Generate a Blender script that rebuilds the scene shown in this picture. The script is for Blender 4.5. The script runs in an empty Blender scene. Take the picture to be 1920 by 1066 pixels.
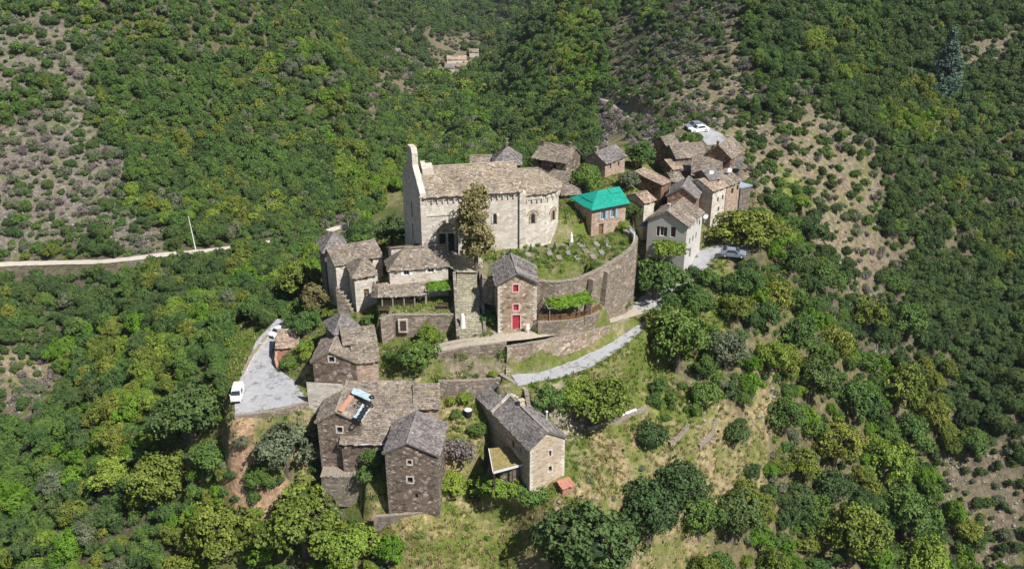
import bpy, bmesh, math, random
import numpy as np
from mathutils import Vector, Matrix
sc = bpy.context.scene
RNG = random.Random(7)
# ------------------------------------------------------------------ camera, sky, sun, exposure
F = 1750.0; PITCH = math.radians(25.0); CH = 57.0
cam_d = bpy.data.cameras.new("camera"); cam = bpy.data.objects.new("camera", cam_d)
sc.collection.objects.link(cam); sc.camera = cam
cam.location = (0, 0, CH); cam.rotation_euler = (math.pi/2 - PITCH, 0, 0)
cam_d.sensor_width = 36; cam_d.lens = 36*F/1920; cam_d.clip_start = 1; cam_d.clip_end = 6000
SUN_AZ = (0.74, -0.673); SUN_EL = math.radians(50)
w = bpy.data.worlds.new("World"); sc.world = w; w.use_nodes = True
nt = w.node_tree; nt.nodes.clear()
sky = nt.nodes.new('ShaderNodeTexSky'); sky.sky_type = 'NISHITA'; sky.sun_disc = False
sky.sun_elevation = SUN_EL; sky.sun_rotation = math.atan2(SUN_AZ[0], SUN_AZ[1])
sky.altitude = 500
bg = nt.nodes.new('ShaderNodeBackground'); bg.inputs[1].default_value = 0.052
wo = nt.nodes.new('ShaderNodeOutputWorld')
nt.links.new(sky.outputs[0], bg.inputs[0]); nt.links.new(bg.outputs[0], wo.inputs[0])
sd = bpy.data.lights.new("sun", 'SUN'); so = bpy.data.objects.new("sun", sd); sc.collection.objects.link(so)
sd.energy = 5.0; sd.angle = math.radians(0.5); sd.color = (1.0, 0.965, 0.92)
sv = Vector((SUN_AZ[0]*math.cos(SUN_EL), SUN_AZ[1]*math.cos(SUN_EL), math.sin(SUN_EL)))
so.rotation_euler = sv.to_track_quat('Z', 'Y').to_euler(); so.location = (200, -200, 300)
sc.view_settings.view_transform = 'Standard'; sc.view_settings.look = 'None'
sc.view_settings.exposure = 0.5; sc.view_settings.gamma = 1.0
sc.cycles.max_bounces = 5; sc.cycles.diffuse_bounces = 2; sc.cycles.transmission_bounces = 3
sc.cycles.use_denoising = True

CP, SP = math.cos(PITCH), math.sin(PITCH)
def ray(px, py):
    a = (px-960)/F; b = -(py-533)/F
    return np.array([a, CP + b*SP, -SP + b*CP])
def at(px, py, z):
    d = ray(px, py); t = (z-CH)/d[2]
    return np.array([d[0]*t, d[1]*t, z])
def atY(px, py, Y):
    d = ray(px, py); t = Y/d[1]
    return np.array([d[0]*t, Y, CH + d[2]*t])
def proj(x, y, z):
    zc = z-CH; dep = y*CP - zc*SP; up = y*SP + zc*CP
    return 960 + F*x/dep, 533 - F*up/dep, dep

# ------------------------------------------------------------------ terrain function
zp = [(600,1000,-31),(600,1066,-33),(960,1066,-31),(960,970,-27),(780,975,-25.5),(850,930,-24.2),(1028,920,-21.8),
 (1100,900,-22),(1200,950,-28),(1300,1000,-36),(1300,880,-27),(1250,780,-21),(1150,760,-17.5),(1100,800,-19.5),
 (1380,700,-20),(1450,800,-29.5),(1500,1000,-46),(1650,1050,-54),(1600,800,-39),(1500,620,-21),(1400,540,-10.5),(1380,490,-7.5),(1450,472,-9),
 (1300,620,-14.5),(1230,640,-14.5),(1700,900,-54),(1850,1000,-61),(1600,600,-27),(1500,500,-13.5),(1450,430,-9),
 (870,760,-18),(850,840,-21),(940,790,-18),(440,800,-18),(450,860,-21),(480,930,-26),(300,800,-27),(300,950,-35),
 (100,800,-41),(0,900,-49),(0,1066,-50),(300,1066,-38),(100,700,-46),(200,650,-40),(340,620,-27),(540,600,-15),(510,640,-15.2),
 (450,780,-15.2),(570,740,-15.2),(620,560,-11),(664,586,-8.6),(720,620,-9.2),(800,650,-9.8),(800,700,-12),(880,690,-11.8),(970,622,-7.1),(900,632,-7.8),
 (1190,572,-11.8),(1100,660,-11.9),(1000,700,-12.1),(1290,505,-8),(1340,475,-6),(1230,470,-2),(1110,445,-.8),(975,470,-.8),(836,470,-.8),(850,500,-1.4),
 (1180,400,-.5),(1300,340,-.5),(1260,400,-1.5),(1340,410,-4),(1400,345,-3),(1040,340,-1),(1180,310,2),(1320,245,4),(1390,290,-1),(1100,616,-9.4),(1150,602,-10.7),(1050,634,-9.0),(1130,640,-11.6),(1080,662,-11.7),(1180,604,-11.8),(1230,550,-10),(1240,330,0)]
dp = [(0,497,205),(190,492,203),(367,466,207),(560,446,215),(640,438,222),(250,560,188),(0,600,184),(450,540,183),
 (700,400,240),(760,330,270),(600,350,255),(640,300,285),(850,290,310),(1000,270,300),(870,330,205),(1100,260,232),(1200,230,220),
 (1350,215,208),(1250,190,228),(0,300,235),(0,150,265),(0,0,298),(200,400,222),(200,200,262),(200,0,310),(400,400,228),(400,200,280),(400,0,335),
 (550,300,268),(500,100,330),(560,0,380),(640,200,350),(640,100,440),(640,0,540),(720,200,400),(740,120,500),(750,0,800),
 (860,120,640),(860,60,720),(900,0,1000),(860,180,480),(850,240,370),(960,200,380),(990,120,440),(1010,50,480),(1040,0,540),
 (1100,150,340),(1100,60,400),(1150,0,440),(1200,130,290),(1250,60,310),(1280,0,340),(1400,150,230),(1400,60,256),(1400,0,278),
 (1600,250,208),(1600,120,245),(1650,0,285),(1900,800,154),(1900,600,185),(1900,400,218),(1900,200,252),(1900,0,296),
 (900,150,560),(935,60,800),(940,100,660),(985,100,425),(1000,160,375),(1012,50,455),(972,200,365),(600,60,368),(640,130,338),(690,220,312),(735,290,292),(680,60,560),(720,130,470),(765,200,420),(800,270,365),
 (1750,500,190),(1750,650,168),(1750,300,218),(1600,430,185),(1500,340,188),(1480,300,192),(1650,360,198)]
ap = [(-0.02,60,-50),(-0.6,60,-62),(0.6,60,-72),(-0.9,150,-62),(-0.85,220,-22),(-0.85,300,30),(0.9,150,-40),(0.85,220,0),(0.85,300,45),
 (-0.7,600,120),(-0.2,800,40),(0.15,900,60),(0.7,600,130),(-0.02,1300,-40),(-0.7,1500,200),(0.7,1500,200),(0.2,1500,120),(-0.3,1500,120)]
_c = [at(*p) for p in zp] + [atY(*p) for p in dp] + [np.array([u*Y, Y, z]) for u, Y, z in ap]
_c = np.array(_c)
_U = np.stack([_c[:,0]/_c[:,1]*2.4, np.log(_c[:,1])*1.6], 1)
def _phi(r2): return np.where(r2 > 1e-12, 0.5*r2*np.log(r2+1e-12), 0)
_n = len(_c)
_K = _phi(((_U[:,None]-_U[None])**2).sum(-1)) + 2e-6*np.eye(_n)
_P = np.hstack([np.ones((_n,1)), _U])
_A = np.block([[_K,_P],[_P.T,np.zeros((3,3))]])
_W = np.linalg.solve(_A, np.concatenate([_c[:,2], np.zeros(3)]))
def hash2(i, j, s):
    v = np.sin(i*127.1 + j*311.7 + s*74.7)*43758.5453
    return v - np.floor(v)
def vnoise(x, y, s=0):
    i = np.floor(x); j = np.floor(y); f = x-i; g = y-j
    f = f*f*(3-2*f); g = g*g*(3-2*g)
    return (hash2(i,j,s)*(1-f)+hash2(i+1,j,s)*f)*(1-g) + (hash2(i,j+1,s)*(1-f)+hash2(i+1,j+1,s)*f)*g
def fbm(x, y, s=0):
    return (vnoise(x,y,s)*.5+vnoise(x*2.1,y*2.1,s+1)*.27+vnoise(x*4.3,y*4.3,s+2)*.15+vnoise(x*9,y*9,s+3)*.08)
def Zbase(x, y):
    x = np.atleast_1d(np.asarray(x, float)); y = np.atleast_1d(np.asarray(y, float)); out = np.empty(x.shape)
    for k in range(0, len(x), 20000):
        U = np.stack([x[k:k+20000]/y[k:k+20000]*2.4, np.log(y[k:k+20000])*1.6], 1)
        r2 = ((U[:,None]-_U[None])**2).sum(-1)
        out[k:k+20000] = _phi(r2)@_W[:_n] + _W[_n] + U@_W[_n+1:]
    amp = np.clip((y-120)/300, 0.12, 3.0)
    return out + (fbm(x/9, y/9)-.5)*2.2*np.clip(amp,.25,1.2) + (fbm(x/60, y/60, 5)-.5)*14*np.clip((y-180)/200,0,1)
def seg_d(x, y, a, b):
    ax, ay = a[0], a[1]; dx, dy = b[0]-ax, b[1]-ay; L2 = dx*dx+dy*dy+1e-9
    t = np.clip(((x-ax)*dx+(y-ay)*dy)/L2, 0, 1)
    return np.hypot(x-ax-t*dx, y-ay-t*dy), t
def inpoly(x, y, P):
    c = np.zeros(x.shape, bool); n = len(P)
    for i in range(n):
        x1, y1 = P[i][0], P[i][1]; x2, y2 = P[i-1][0], P[i-1][1]
        c ^= ((y1 > y) != (y2 > y)) & (x < (x2-x1)*(y-y1)/(y2-y1+1e-12)+x1)
    return c
PADS = []   # (polygon of world points, outer blend)
RIBS = []   # (centre line of world points, half width, blend)
def pad(pts, blend, drop=0.05): PADS.append(([at(*p) for p in pts], blend, drop))
# village levels (pixel, pixel, height) -> world
PARK = [(440,778,-15),(578,752,-15),(552,715,-15),(520,690,-15),(515,640,-14.8),(535,600,-14.4),(520,596,-14.4),(480,640,-14.8),(462,690,-15),(440,730,-15)]
CEM = [(903,505,-.9),(918,470,-.7),(1050,452,-.6),(1080,440,-.6),(1168,432,-.6),(1188,442,-.8),(1190,456,-.9),(1165,480,-1),(1120,508,-1.2),(1075,522,-1.3),(1005,524,-1.2),(950,522,-1.1)]
PLAZA = [(788,487,-.9),(820,462,-.8),(905,458,-.8),(905,500,-1.1),(893,512,-1.5),(858,512,-1.5),(842,500,-1.2)]
PERG = [(1008,603,-5.6),(1008,548,-5.2),(1090,540,-5.4),(1140,572,-6.6),(1125,585,-6.8),(1075,598,-6.3)]
VERA = [(712,602,-6),(712,560,-6),(850,548,-6),(858,590,-6),(737,590,-6)]
pad(PARK, 2.5); pad(CEM, .35, .02); pad(PLAZA, .6); pad(PERG, .35); pad(VERA, .35)
pad([(950,672,-10.5),(1000,669,-10.4),(1060,655,-10.6),(1110,642,-11.1),(1142,630,-11.4),(1120,648,-11.6),(1050,672,-11.5),(975,690,-11.8)], 1.0)
pad([(826,674,-10.8),(950,674,-10.6),(950,662,-9.7),(830,664,-9.9)], 1.2)
pad([(822,698,-12.0),(948,697,-11.9),(941,710,-12.3),(822,714,-12.5)], .4)
pad([(822,738,-14.7),(936,738,-14.7),(915,790,-17),(900,860,-20.3),(826,860,-20.3),(826,790,-17)], .5)
pad([(676,842,-18.4),(722,842,-18.4),(722,930,-23.4),(690,930,-23.4)], .6)
pad([(915,885,-20.4),(1000,885,-20.4),(985,850,-19.4),(925,850,-19.4)], 1.5)
pad([(700,630,-9.8),(864,626,-9.1),(866,644,-9.4),(790,655,-9.9),(700,652,-10.4)], .5)
pad([(850,508,-1.9),(900,508,-1.9),(905,630,-8.4),(856,630,-8.4)], .3, .25)
pad([(902,532,-5),(934,532,-5),(934,622,-7.5),(908,628,-7.7)], .3)
ROAD = [at(*p) for p in [(962,708,-12.0),(1040,694,-11.9),(1105,668,-11.8),(1160,630,-11.8),(1200,590,-11.9),(1232,556,-11),(1262,532,-9.9),(1292,506,-8.4),(1318,482,-7),(1350,468,-6.3),(1400,462,-6.2)]]
PATH = [at(*p) for p in [(815,654,-9.4),(850,645,-8.7),(880,640,-8.2),(930,634,-7.6),(1000,627,-7.4),(1060,617,-8.2),(1120,604,-9.6),(1170,590,-11.1),(1200,580,-11.8)]]
FARROAD = [at(*p) for p in [(1347,272,3.4),(1338,258,3.8),(1322,246,4.1),(1303,238,4.4)]]
RIBS += [(ROAD, 2.4, 2.2), (PATH, 1.4, 1.6), (FARROAD, 2.6, 2.5)]
def polyplane(P):
    M = np.array([[p[0],p[1],1] for p in P]); return np.linalg.lstsq(M, np.array([p[2] for p in P]), rcond=None)[0]
TRACK = None
def Z(x, y, skip=False):
    x = np.atleast_1d(np.asarray(x, float)); y = np.atleast_1d(np.asarray(y, float))
    z = Zbase(x, y)
    ribs = list(RIBS) + ([(TRACK, 1.5, 4.0)] if TRACK else []) + ([(TRACK2, .8, 2.0)] if TRACK else [])
    for (L, hw, bl) in ribs:
        best = np.full(x.shape, 1e9); zz = np.zeros(x.shape)
        for a, b in zip(L[:-1], L[1:]):
            d, t = seg_d(x, y, a, b); m = d < best
            best = np.where(m, d, best); zz = np.where(m, a[2]+(b[2]-a[2])*t, zz)
        k = np.clip(1-(best-hw-.3)/bl, 0, 1); k = k*k*(3-2*k)
        z = z*(1-k) + (zz-.06)*k
    for (P, bl, drop) in PADS:
        xs = [p[0] for p in P]; ys = [p[1] for p in P]
        m = (x > min(xs)-bl-1)&(x < max(xs)+bl+1)&(y > min(ys)-bl-1)&(y < max(ys)+bl+1)
        if not m.any(): continue
        xm, ym = x[m], y[m]
        ins = inpoly(xm, ym, P); d = np.full(xm.shape, 1e9)
        for i in range(len(P)):
            dd, _ = seg_d(xm, ym, P[i-1], P[i]); d = np.minimum(d, dd)
        c = polyplane(P); k = np.where(ins, 1, np.clip(1-d/bl, 0, 1)); k = k*k*(3-2*k)
        z[m] = z[m]*(1-k) + (c[0]*xm+c[1]*ym+c[2]-drop)*k
    return z
_T = np.concatenate([np.arange(85, 260, .5), np.geomspace(260, 1700, 500)])
def ghit(px, py):
    d = ray(px, py); t = _T/d[1]
    x = d[0]*t; y = d[1]*t; zr = CH + d[2]*t; g = Z(x, y)
    k = np.argmax(g >= zr)
    if not (g >= zr).any(): return np.array([x[-1], y[-1], g[-1]])
    if k == 0: return np.array([x[0], y[0], g[0]])
    a = (zr[k-1]-g[k-1]); b = (g[k]-zr[k]); f = a/(a+b+1e-9)
    X, Y = x[k-1]+(x[k]-x[k-1])*f, y[k-1]+(y[k]-y[k-1])*f
    return np.array([X, Y, Z(X, Y)[0]])
_tr = [ghit(*p) for p in [(-60,503),(0,499),(60,497),(130,494),(190,491),(250,484),(300,478),(350,473),(410,469),(470,460),(530,449),(590,441),(640,434),(690,428)]]
_tr2 = [ghit(*p) for p in [(1100,180),(1140,194),(1180,206),(1230,216),(1275,226)]]
def smooth_z(L):
    zs = [p[2] for p in L]
    for _ in range(2): zs = [zs[0]]+[(zs[i-1]+zs[i]*2+zs[i+1])/4 for i in range(1,len(zs)-1)]+[zs[-1]]
    return [np.array([p[0],p[1],z+.1]) for p, z in zip(L, zs)]
TRACK2 = smooth_z(_tr2); TRACK = smooth_z(_tr)

# ------------------------------------------------------------------ vegetation map (what grows where on the hills)
# plant cover of the hills as a coarse grid: 0 village, 1 dark oak wood, 2 green wood, 3 yellow green wood, 4 mixed chestnut wood,
# 5 lush hedge growth, 6 purple scree scrub, 7 tan scrub, 8 denser scrub, 9 grey bare scrub, 10 green slope, 11 dry slope
COVER = [
  [2, 2, 2, 2, 2, 2, 2, 2, 2, 2, 1, 1, 1, 1, 1, 1, 1, 3, 2, 2, 8, 7, 8, 2, 1, 1, 2, 2, 1, 1, 1, 1],
  [6, 6, 2, 2, 2, 2, 2, 2, 2, 2, 4, 1, 1, 8, 8, 1, 2, 3, 2, 8, 7, 7, 7, 8, 2, 2, 2, 2, 1, 1, 8, 1],
  [6, 6, 6, 2, 2, 2, 2, 2, 4, 4, 4, 1, 8, 8, 8, 4, 2, 3, 2, 7, 7, 7, 7, 7, 8, 2, 2, 1, 1, 1, 1, 1],
  [2, 6, 6, 2, 2, 2, 2, 2, 2, 4, 4, 2, 2, 2, 4, 2, 2, 2, 9, 7, 7, 7, 7, 7, 7, 8, 1, 1, 3, 3, 1, 1],
  [6, 6, 6, 6, 2, 2, 2, 2, 2, 4, 4, 3, 2, 2, 2, 4, 2, 1, 9, 9, 7, 7, 7, 7, 7, 7, 8, 8, 1, 1, 1, 1],
  [6, 6, 6, 6, 2, 2, 2, 2, 2, 2, 3, 3, 3, 2, 2, 4, 2, 0, 0, 0, 0, 0, 0, 2, 7, 7, 7, 7, 1, 1, 1, 1],
  [6, 6, 6, 6, 6, 2, 2, 2, 2, 2, 2, 3, 0, 0, 0, 0, 0, 0, 0, 0, 0, 0, 0, 2, 5, 7, 7, 8, 1, 1, 1, 1],
  [6, 6, 6, 6, 6, 8, 2, 2, 2, 8, 8, 2, 0, 0, 0, 0, 0, 0, 0, 0, 0, 0, 0, 2, 2, 1, 7, 7, 8, 1, 1, 1],
  [1, 1, 1, 1, 1, 1, 2, 2, 2, 2, 0, 0, 0, 0, 0, 0, 0, 0, 0, 0, 0, 0, 5, 5, 4, 1, 1, 8, 1, 1, 1, 1],
  [1, 1, 1, 1, 1, 1, 1, 1, 4, 0, 0, 0, 0, 0, 0, 0, 0, 0, 0, 0, 0, 5, 5, 4, 2, 1, 1, 1, 1, 1, 1, 1],
  [1, 1, 1, 2, 4, 3, 3, 2, 2, 0, 0, 0, 0, 0, 0, 0, 0, 0, 0, 0, 0, 5, 2, 1, 4, 4, 4, 1, 1, 1, 1, 1],
  [7, 4, 4, 3, 3, 4, 2, 2, 0, 0, 0, 0, 0, 0, 0, 0, 0, 0, 0, 0, 0, 2, 5, 1, 4, 4, 4, 4, 1, 1, 1, 1],
  [8, 2, 4, 4, 3, 2, 2, 0, 0, 0, 0, 0, 0, 0, 0, 0, 0, 0, 10, 10, 5, 10, 11, 11, 4, 4, 4, 4, 4, 1, 1, 1],
  [2, 2, 4, 3, 2, 2, 2, 11, 0, 0, 0, 0, 0, 0, 0, 0, 0, 0, 10, 11, 11, 11, 11, 11, 11, 4, 4, 4, 4, 4, 1, 1],
  [2, 4, 4, 4, 3, 3, 4, 11, 11, 0, 0, 0, 0, 0, 0, 0, 0, 0, 11, 11, 11, 11, 11, 11, 4, 4, 4, 4, 4, 8, 8, 1],
  [4, 4, 2, 2, 4, 3, 3, 3, 3, 3, 0, 0, 0, 0, 0, 0, 0, 11, 11, 11, 11, 11, 11, 11, 4, 4, 4, 4, 4, 8, 8, 1],
  [4, 2, 2, 2, 2, 4, 3, 3, 3, 3, 3, 11, 11, 11, 11, 11, 11, 11, 11, 11, 11, 11, 11, 4, 4, 4, 4, 4, 4, 4, 8, 1],
  [2, 4, 2, 2, 2, 4, 3, 3, 3, 3, 3, 4, 4, 11, 11, 11, 11, 11, 11, 11, 11, 11, 4, 4, 4, 4, 4, 4, 4, 4, 8, 8]]
assert len(COVER) == 18 and all(len(r) == 32 for r in COVER)
CLS = [ord(ch) for ch in ('.','D','G','Y','M','L','P','S','T','B','g','o')]
VG = np.array([[CLS[k] for k in r] for r in COVER])
def veg(px, py, x, y):
    k = np.clip(y/150,.6,3); jx = (fbm(x/6/k, y/6/k, 11)-.5)*250; jy = (fbm(x/6/k, y/6/k, 17)-.5)*190
    i = np.clip(((px+jx)/60).astype(int), 0, 31); j = np.clip(((py+jy)/59.2).astype(int), 0, 17)
    return VG[j, i]

# ------------------------------------------------------------------ materials
def new_mat(name):
    m = bpy.data.materials.new(name); m.use_nodes = True; t = m.node_tree
    b = t.nodes['Principled BSDF']; b.inputs['Roughness'].default_value = .9
    if 'Specular IOR Level' in b.inputs: b.inputs['Specular IOR Level'].default_value = .2
    return m, t, b
def N(t, k, **kw):
    n = t.nodes.new(k)
    for a, v in kw.items(): setattr(n, a, v)
    return n
def ramp(t, stops, interp='LINEAR'):
    r = N(t, 'ShaderNodeValToRGB'); e = r.color_ramp.elements; r.color_ramp.interpolation = interp
    while len(e) < len(stops): e.new(.5)
    for k, (p, c) in enumerate(stops): e[k].position = p; e[k].color = (*c, 1)
    return r
def mixc(t, fac, a, b, mode='MIX'):
    m = N(t, 'ShaderNodeMix', data_type='RGBA', blend_type=mode)
    for s, v in ((0, fac), (6, a), (7, b)):
        if isinstance(v, (int, float)): m.inputs[s].default_value = v
        elif isinstance(v, tuple): m.inputs[s].default_value = (*v, 1)
        else: t.links.new(v, m.inputs[s])
    return m.outputs[2]
def coords(t, sx=1, sy=1, sz=1):
    c = N(t, 'ShaderNodeTexCoord'); m = N(t, 'ShaderNodeMapping'); m.inputs['Scale'].default_value = (sx, sy, sz)
    t.links.new(c.outputs['Object'], m.inputs[0]); return m.outputs[0]
def noise(t, v, s, d=4, r=.6):
    n = N(t, 'ShaderNodeTexNoise'); n.inputs['Scale'].default_value = s; n.inputs['Detail'].default_value = d; n.inputs['Roughness'].default_value = r
    if v is not None: t.links.new(v, n.inputs['Vector'])
    return n.outputs[0]
def bump(t, b, h, strength=.6, dist=.05):
    n = N(t, 'ShaderNodeBump'); n.inputs['Strength'].default_value = strength; n.inputs['Distance'].default_value = dist
    t.links.new(h, n.inputs['Height']); t.links.new(n.outputs[0], b.inputs['Normal'])
def mat_stone(name, cols, mortar, sc_=(2.4,2.4,5.0), stain=(.75,1.15), mort=.05, moss=None):
    m, t, b = new_mat(name); v = coords(t, *sc_)
    d = N(t, 'ShaderNodeTexNoise'); d.inputs['Scale'].default_value = 1.3; t.links.new(v, d.inputs['Vector'])
    add = N(t, 'ShaderNodeMix', data_type='VECTOR'); add.inputs[0].default_value = .18
    t.links.new(v, add.inputs[4]); t.links.new(d.outputs['Color'], add.inputs[5])
    vo = N(t, 'ShaderNodeTexVoronoi'); vo.inputs['Scale'].default_value = 1.0; t.links.new(add.outputs[1], vo.inputs['Vector'])
    sep = N(t, 'ShaderNodeSeparateColor'); t.links.new(vo.outputs['Color'], sep.inputs[0])
    r = ramp(t, [(i/(len(cols)-1)*.9+.05, c) for i, c in enumerate(cols)]); t.links.new(sep.outputs[0], r.inputs[0])
    ve = N(t, 'ShaderNodeTexVoronoi', feature='DISTANCE_TO_EDGE'); ve.inputs['Scale'].default_value = 1.0; t.links.new(add.outputs[1], ve.inputs['Vector'])
    mr = N(t, 'ShaderNodeMapRange'); mr.inputs[1].default_value = mort*.4; mr.inputs[2].default_value = mort*1.6; t.links.new(ve.outputs[0], mr.inputs[0])
    c1 = mixc(t, mr.outputs[0], mortar, r.outputs[0])
    v2 = coords(t); n2 = noise(t, v2, .35, 6, .7)
    r2 = ramp(t, [(.3, (stain[0],)*3), (.7, (stain[1],)*3)]); t.links.new(n2, r2.inputs[0])
    c2 = mixc(t, 1.0, c1, r2.outputs[0], 'MULTIPLY')
    if moss:
        n3 = noise(t, v2, .5, 7, .75); r3 = ramp(t, [(.52, (0,0,0)), (.64, (1,1,1))]); t.links.new(n3, r3.inputs[0])
        c2 = mixc(t, r3.outputs[0], c2, moss)
    t.links.new(c2, b.inputs['Base Color'])
    bump(t, b, mr.outputs[0], .7, .04); return m
def mat_lauze(name, cols, moss=None):
    m, t, b = new_mat(name)
    a = N(t, 'ShaderNodeAttribute', attribute_name='tint')
    r = ramp(t, [(i/(len(cols)-1), c) for i, c in enumerate(cols)]); t.links.new(a.outputs['Fac'], r.inputs[0])
    v = coords(t); n = noise(t, v, 3.5, 6, .75); rr = ramp(t, [(.3,(.62,)*3),(.7,(1.3,)*3)]); t.links.new(n, rr.inputs[0])
    c = mixc(t, 1.0, r.outputs[0], rr.outputs[0], 'MULTIPLY')
    n1 = noise(t, v, .28, 5, .65); r1 = ramp(t, [(.35,(.74,)*3),(.68,(1.18,)*3)]); t.links.new(n1, r1.inputs[0])
    c = mixc(t, 1.0, c, r1.outputs[0], 'MULTIPLY')
    if moss:
        n3 = noise(t, v, .9, 7, .8); r3 = ramp(t, [(.5,(0,0,0)),(.66,(.7,.7,.7))]); t.links.new(n3, r3.inputs[0])
        c = mixc(t, r3.outputs[0], c, moss)
    t.links.new(c, b.inputs['Base Color']); bump(t, b, n, .5, .04); return m
def mat_plain(name, col, var=.25, scale=2.0, rough=.85, spec=.2, bmp=.2, metal=0):
    m, t, b = new_mat(name); v = coords(t); n = noise(t, v, scale, 6, .7)
    r = ramp(t, [(.25, tuple(c*(1-var) for c in col)), (.75, tuple(min(1, c*(1+var)) for c in col))]); t.links.new(n, r.inputs[0])
    t.links.new(r.outputs[0], b.inputs['Base Color']); b.inputs['Roughness'].default_value = rough; b.inputs['Metallic'].default_value = metal
    if 'Specular IOR Level' in b.inputs: b.inputs['Specular IOR Level'].default_value = spec
    if bmp: bump(t, b, n, bmp, .03)
    return m
def mat_leaf(name, cols, sat_var=.25, bright=.95, trans=.08):
    m, t, b = new_mat(name)
    oi = N(t, 'ShaderNodeObjectInfo'); a = N(t, 'ShaderNodeAttribute', attribute_name='tint')
    r = ramp(t, [(i/(len(cols)-1), c) for i, c in enumerate(cols)])
    mx = N(t, 'ShaderNodeMath', operation='MULTIPLY_ADD'); t.links.new(oi.outputs['Random'], mx.inputs[0]); mx.inputs[1].default_value = .48
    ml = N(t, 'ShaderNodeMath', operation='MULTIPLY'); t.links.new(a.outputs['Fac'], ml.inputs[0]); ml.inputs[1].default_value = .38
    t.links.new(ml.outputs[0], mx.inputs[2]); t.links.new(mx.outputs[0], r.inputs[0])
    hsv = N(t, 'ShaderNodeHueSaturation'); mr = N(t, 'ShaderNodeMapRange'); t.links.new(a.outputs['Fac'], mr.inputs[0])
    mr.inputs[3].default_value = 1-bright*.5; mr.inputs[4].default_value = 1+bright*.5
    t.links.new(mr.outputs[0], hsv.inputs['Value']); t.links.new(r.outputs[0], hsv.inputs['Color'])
    t.links.new(hsv.outputs[0], b.inputs['Base Color']); b.inputs['Roughness'].default_value = .6
    tr = N(t, 'ShaderNodeBsdfTranslucent'); t.links.new(hsv.outputs[0], tr.inputs[0])
    ms = N(t, 'ShaderNodeMixShader'); ms.inputs[0].default_value = trans
    t.links.new(b.outputs[0], ms.inputs[1]); t.links.new(tr.outputs[0], ms.inputs[2])
    t.links.new(ms.outputs[0], t.nodes['Material Output'].inputs[0]); return m
M = {}
M['brown'] = mat_stone('brown_schist', [(.10,.07,.055),(.19,.14,.105),(.27,.195,.14),(.15,.115,.10),(.46,.39,.32)], (.12,.10,.08), (2.3,2.3,3.7))
M['russet'] = mat_stone('russet_schist', [(.14,.075,.045),(.27,.16,.10),(.34,.21,.13),(.18,.11,.08),(.46,.34,.25)], (.16,.10,.07), (2.2,2.2,3.8))
M['grey'] = mat_stone('grey_schist', [(.14,.12,.10),(.22,.185,.15),(.27,.22,.175),(.17,.145,.13),(.36,.31,.26)], (.16,.14,.115), moss=(.17,.15,.09))
M['warm'] = mat_stone('warm_rubble', [(.17,.12,.085),(.38,.25,.16),(.46,.36,.25),(.20,.17,.12),(.64,.55,.44)], (.36,.30,.22), (2.2,2.2,3.4))
M['pinkst'] = mat_stone('pink_rubble', [(.30,.19,.14),(.44,.30,.21),(.50,.40,.31),(.27,.21,.17)], (.42,.34,.27))
M['church'] = mat_stone('pale_ashlar', [(.48,.43,.36),(.61,.56,.47),(.69,.64,.55),(.53,.46,.39)], (.52,.47,.40), (1.6,1.6,3.0), (.84,1.1), .03)
M['pale'] = mat_stone('limewashed_stone', [(.50,.44,.36),(.62,.57,.49),(.70,.65,.57),(.42,.32,.24)], (.60,.55,.48), (2,2,4), (.80,1.12))
M['plaster'] = mat_plain('grey_render', (.50,.48,.45), .12, 1.2)
M['cream'] = mat_plain('cream_render', (.62,.57,.47), .14, 1.0)
M['sand'] = mat_stone('sandy_rubble', [(.36,.27,.18),(.50,.38,.26),(.58,.47,.35),(.42,.35,.27),(.62,.54,.44)], (.50,.42,.32))
M['bank'] = mat_stone('rough_bank_wall', [(.22,.16,.12),(.40,.30,.23),(.50,.41,.33),(.26,.20,.16),(.60,.52,.43)], (.24,.19,.14), (2,2,3), (.6,1.25), .05, moss=(.20,.19,.08))
M['terrace'] = mat_stone('terrace_stone', [(.17,.13,.11),(.28,.22,.17),(.33,.27,.22),(.22,.18,.155),(.44,.37,.30)], (.17,.135,.11), (2,2,4.6), moss=(.15,.15,.06))
M['lauze'] = mat_lauze('stone_slates', [(.15,.125,.11),(.235,.195,.16),(.29,.245,.20),(.38,.32,.265)], (.30,.25,.14))
M['lauzec'] = mat_lauze('church_slates', [(.19,.155,.125),(.29,.24,.19),(.35,.29,.225),(.46,.39,.31)], (.34,.27,.13))
M['lauzeg'] = mat_lauze('grey_slates', [(.13,.12,.115),(.20,.18,.17),(.25,.225,.21),(.32,.29,.265)])
M['tile'] = mat_lauze('weathered_tiles', [(.25,.18,.135),(.35,.26,.19),(.44,.34,.26),(.50,.41,.32)])
M['rust'] = mat_plain('rusty_brick', (.36,.19,.13), .4, 3)
M['ochre'] = mat_plain('ochre_wall', (.42,.27,.11), .3, 2)
M['asphalt'] = mat_plain('pale_asphalt', (.35,.35,.36), .2, 1.4, .95, .1, .15)
def stain(m, dark, sc1, lo=.52, hi=.62):
    t = m.node_tree; b = t.nodes['Principled BSDF']; l = b.inputs['Base Color'].links[0].from_socket; v = coords(t)
    n = noise(t, v, sc1, 8, .8); r = ramp(t, [(lo,(0,0,0)),(hi,(1,1,1))]); t.links.new(n, r.inputs[0])
    t.links.new(mixc(t, r.outputs[0], l, dark), b.inputs['Base Color'])
stain(M['asphalt'], (.20,.195,.19), .5, .53, .58); stain(M['asphalt'], (.42,.41,.39), 1.3, .58, .66)
M['path'] = mat_plain('gravel_path', (.40,.35,.28), .28, 1.6, .95, .1, .4)
M['track'] = mat_plain('pale_track', (.52,.47,.40), .2, .8, .95, .1, .3)
M['green'] = mat_plain('green_tarp', (.012,.27,.20), .3, 2.5, .6, .25, .9)
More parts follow.
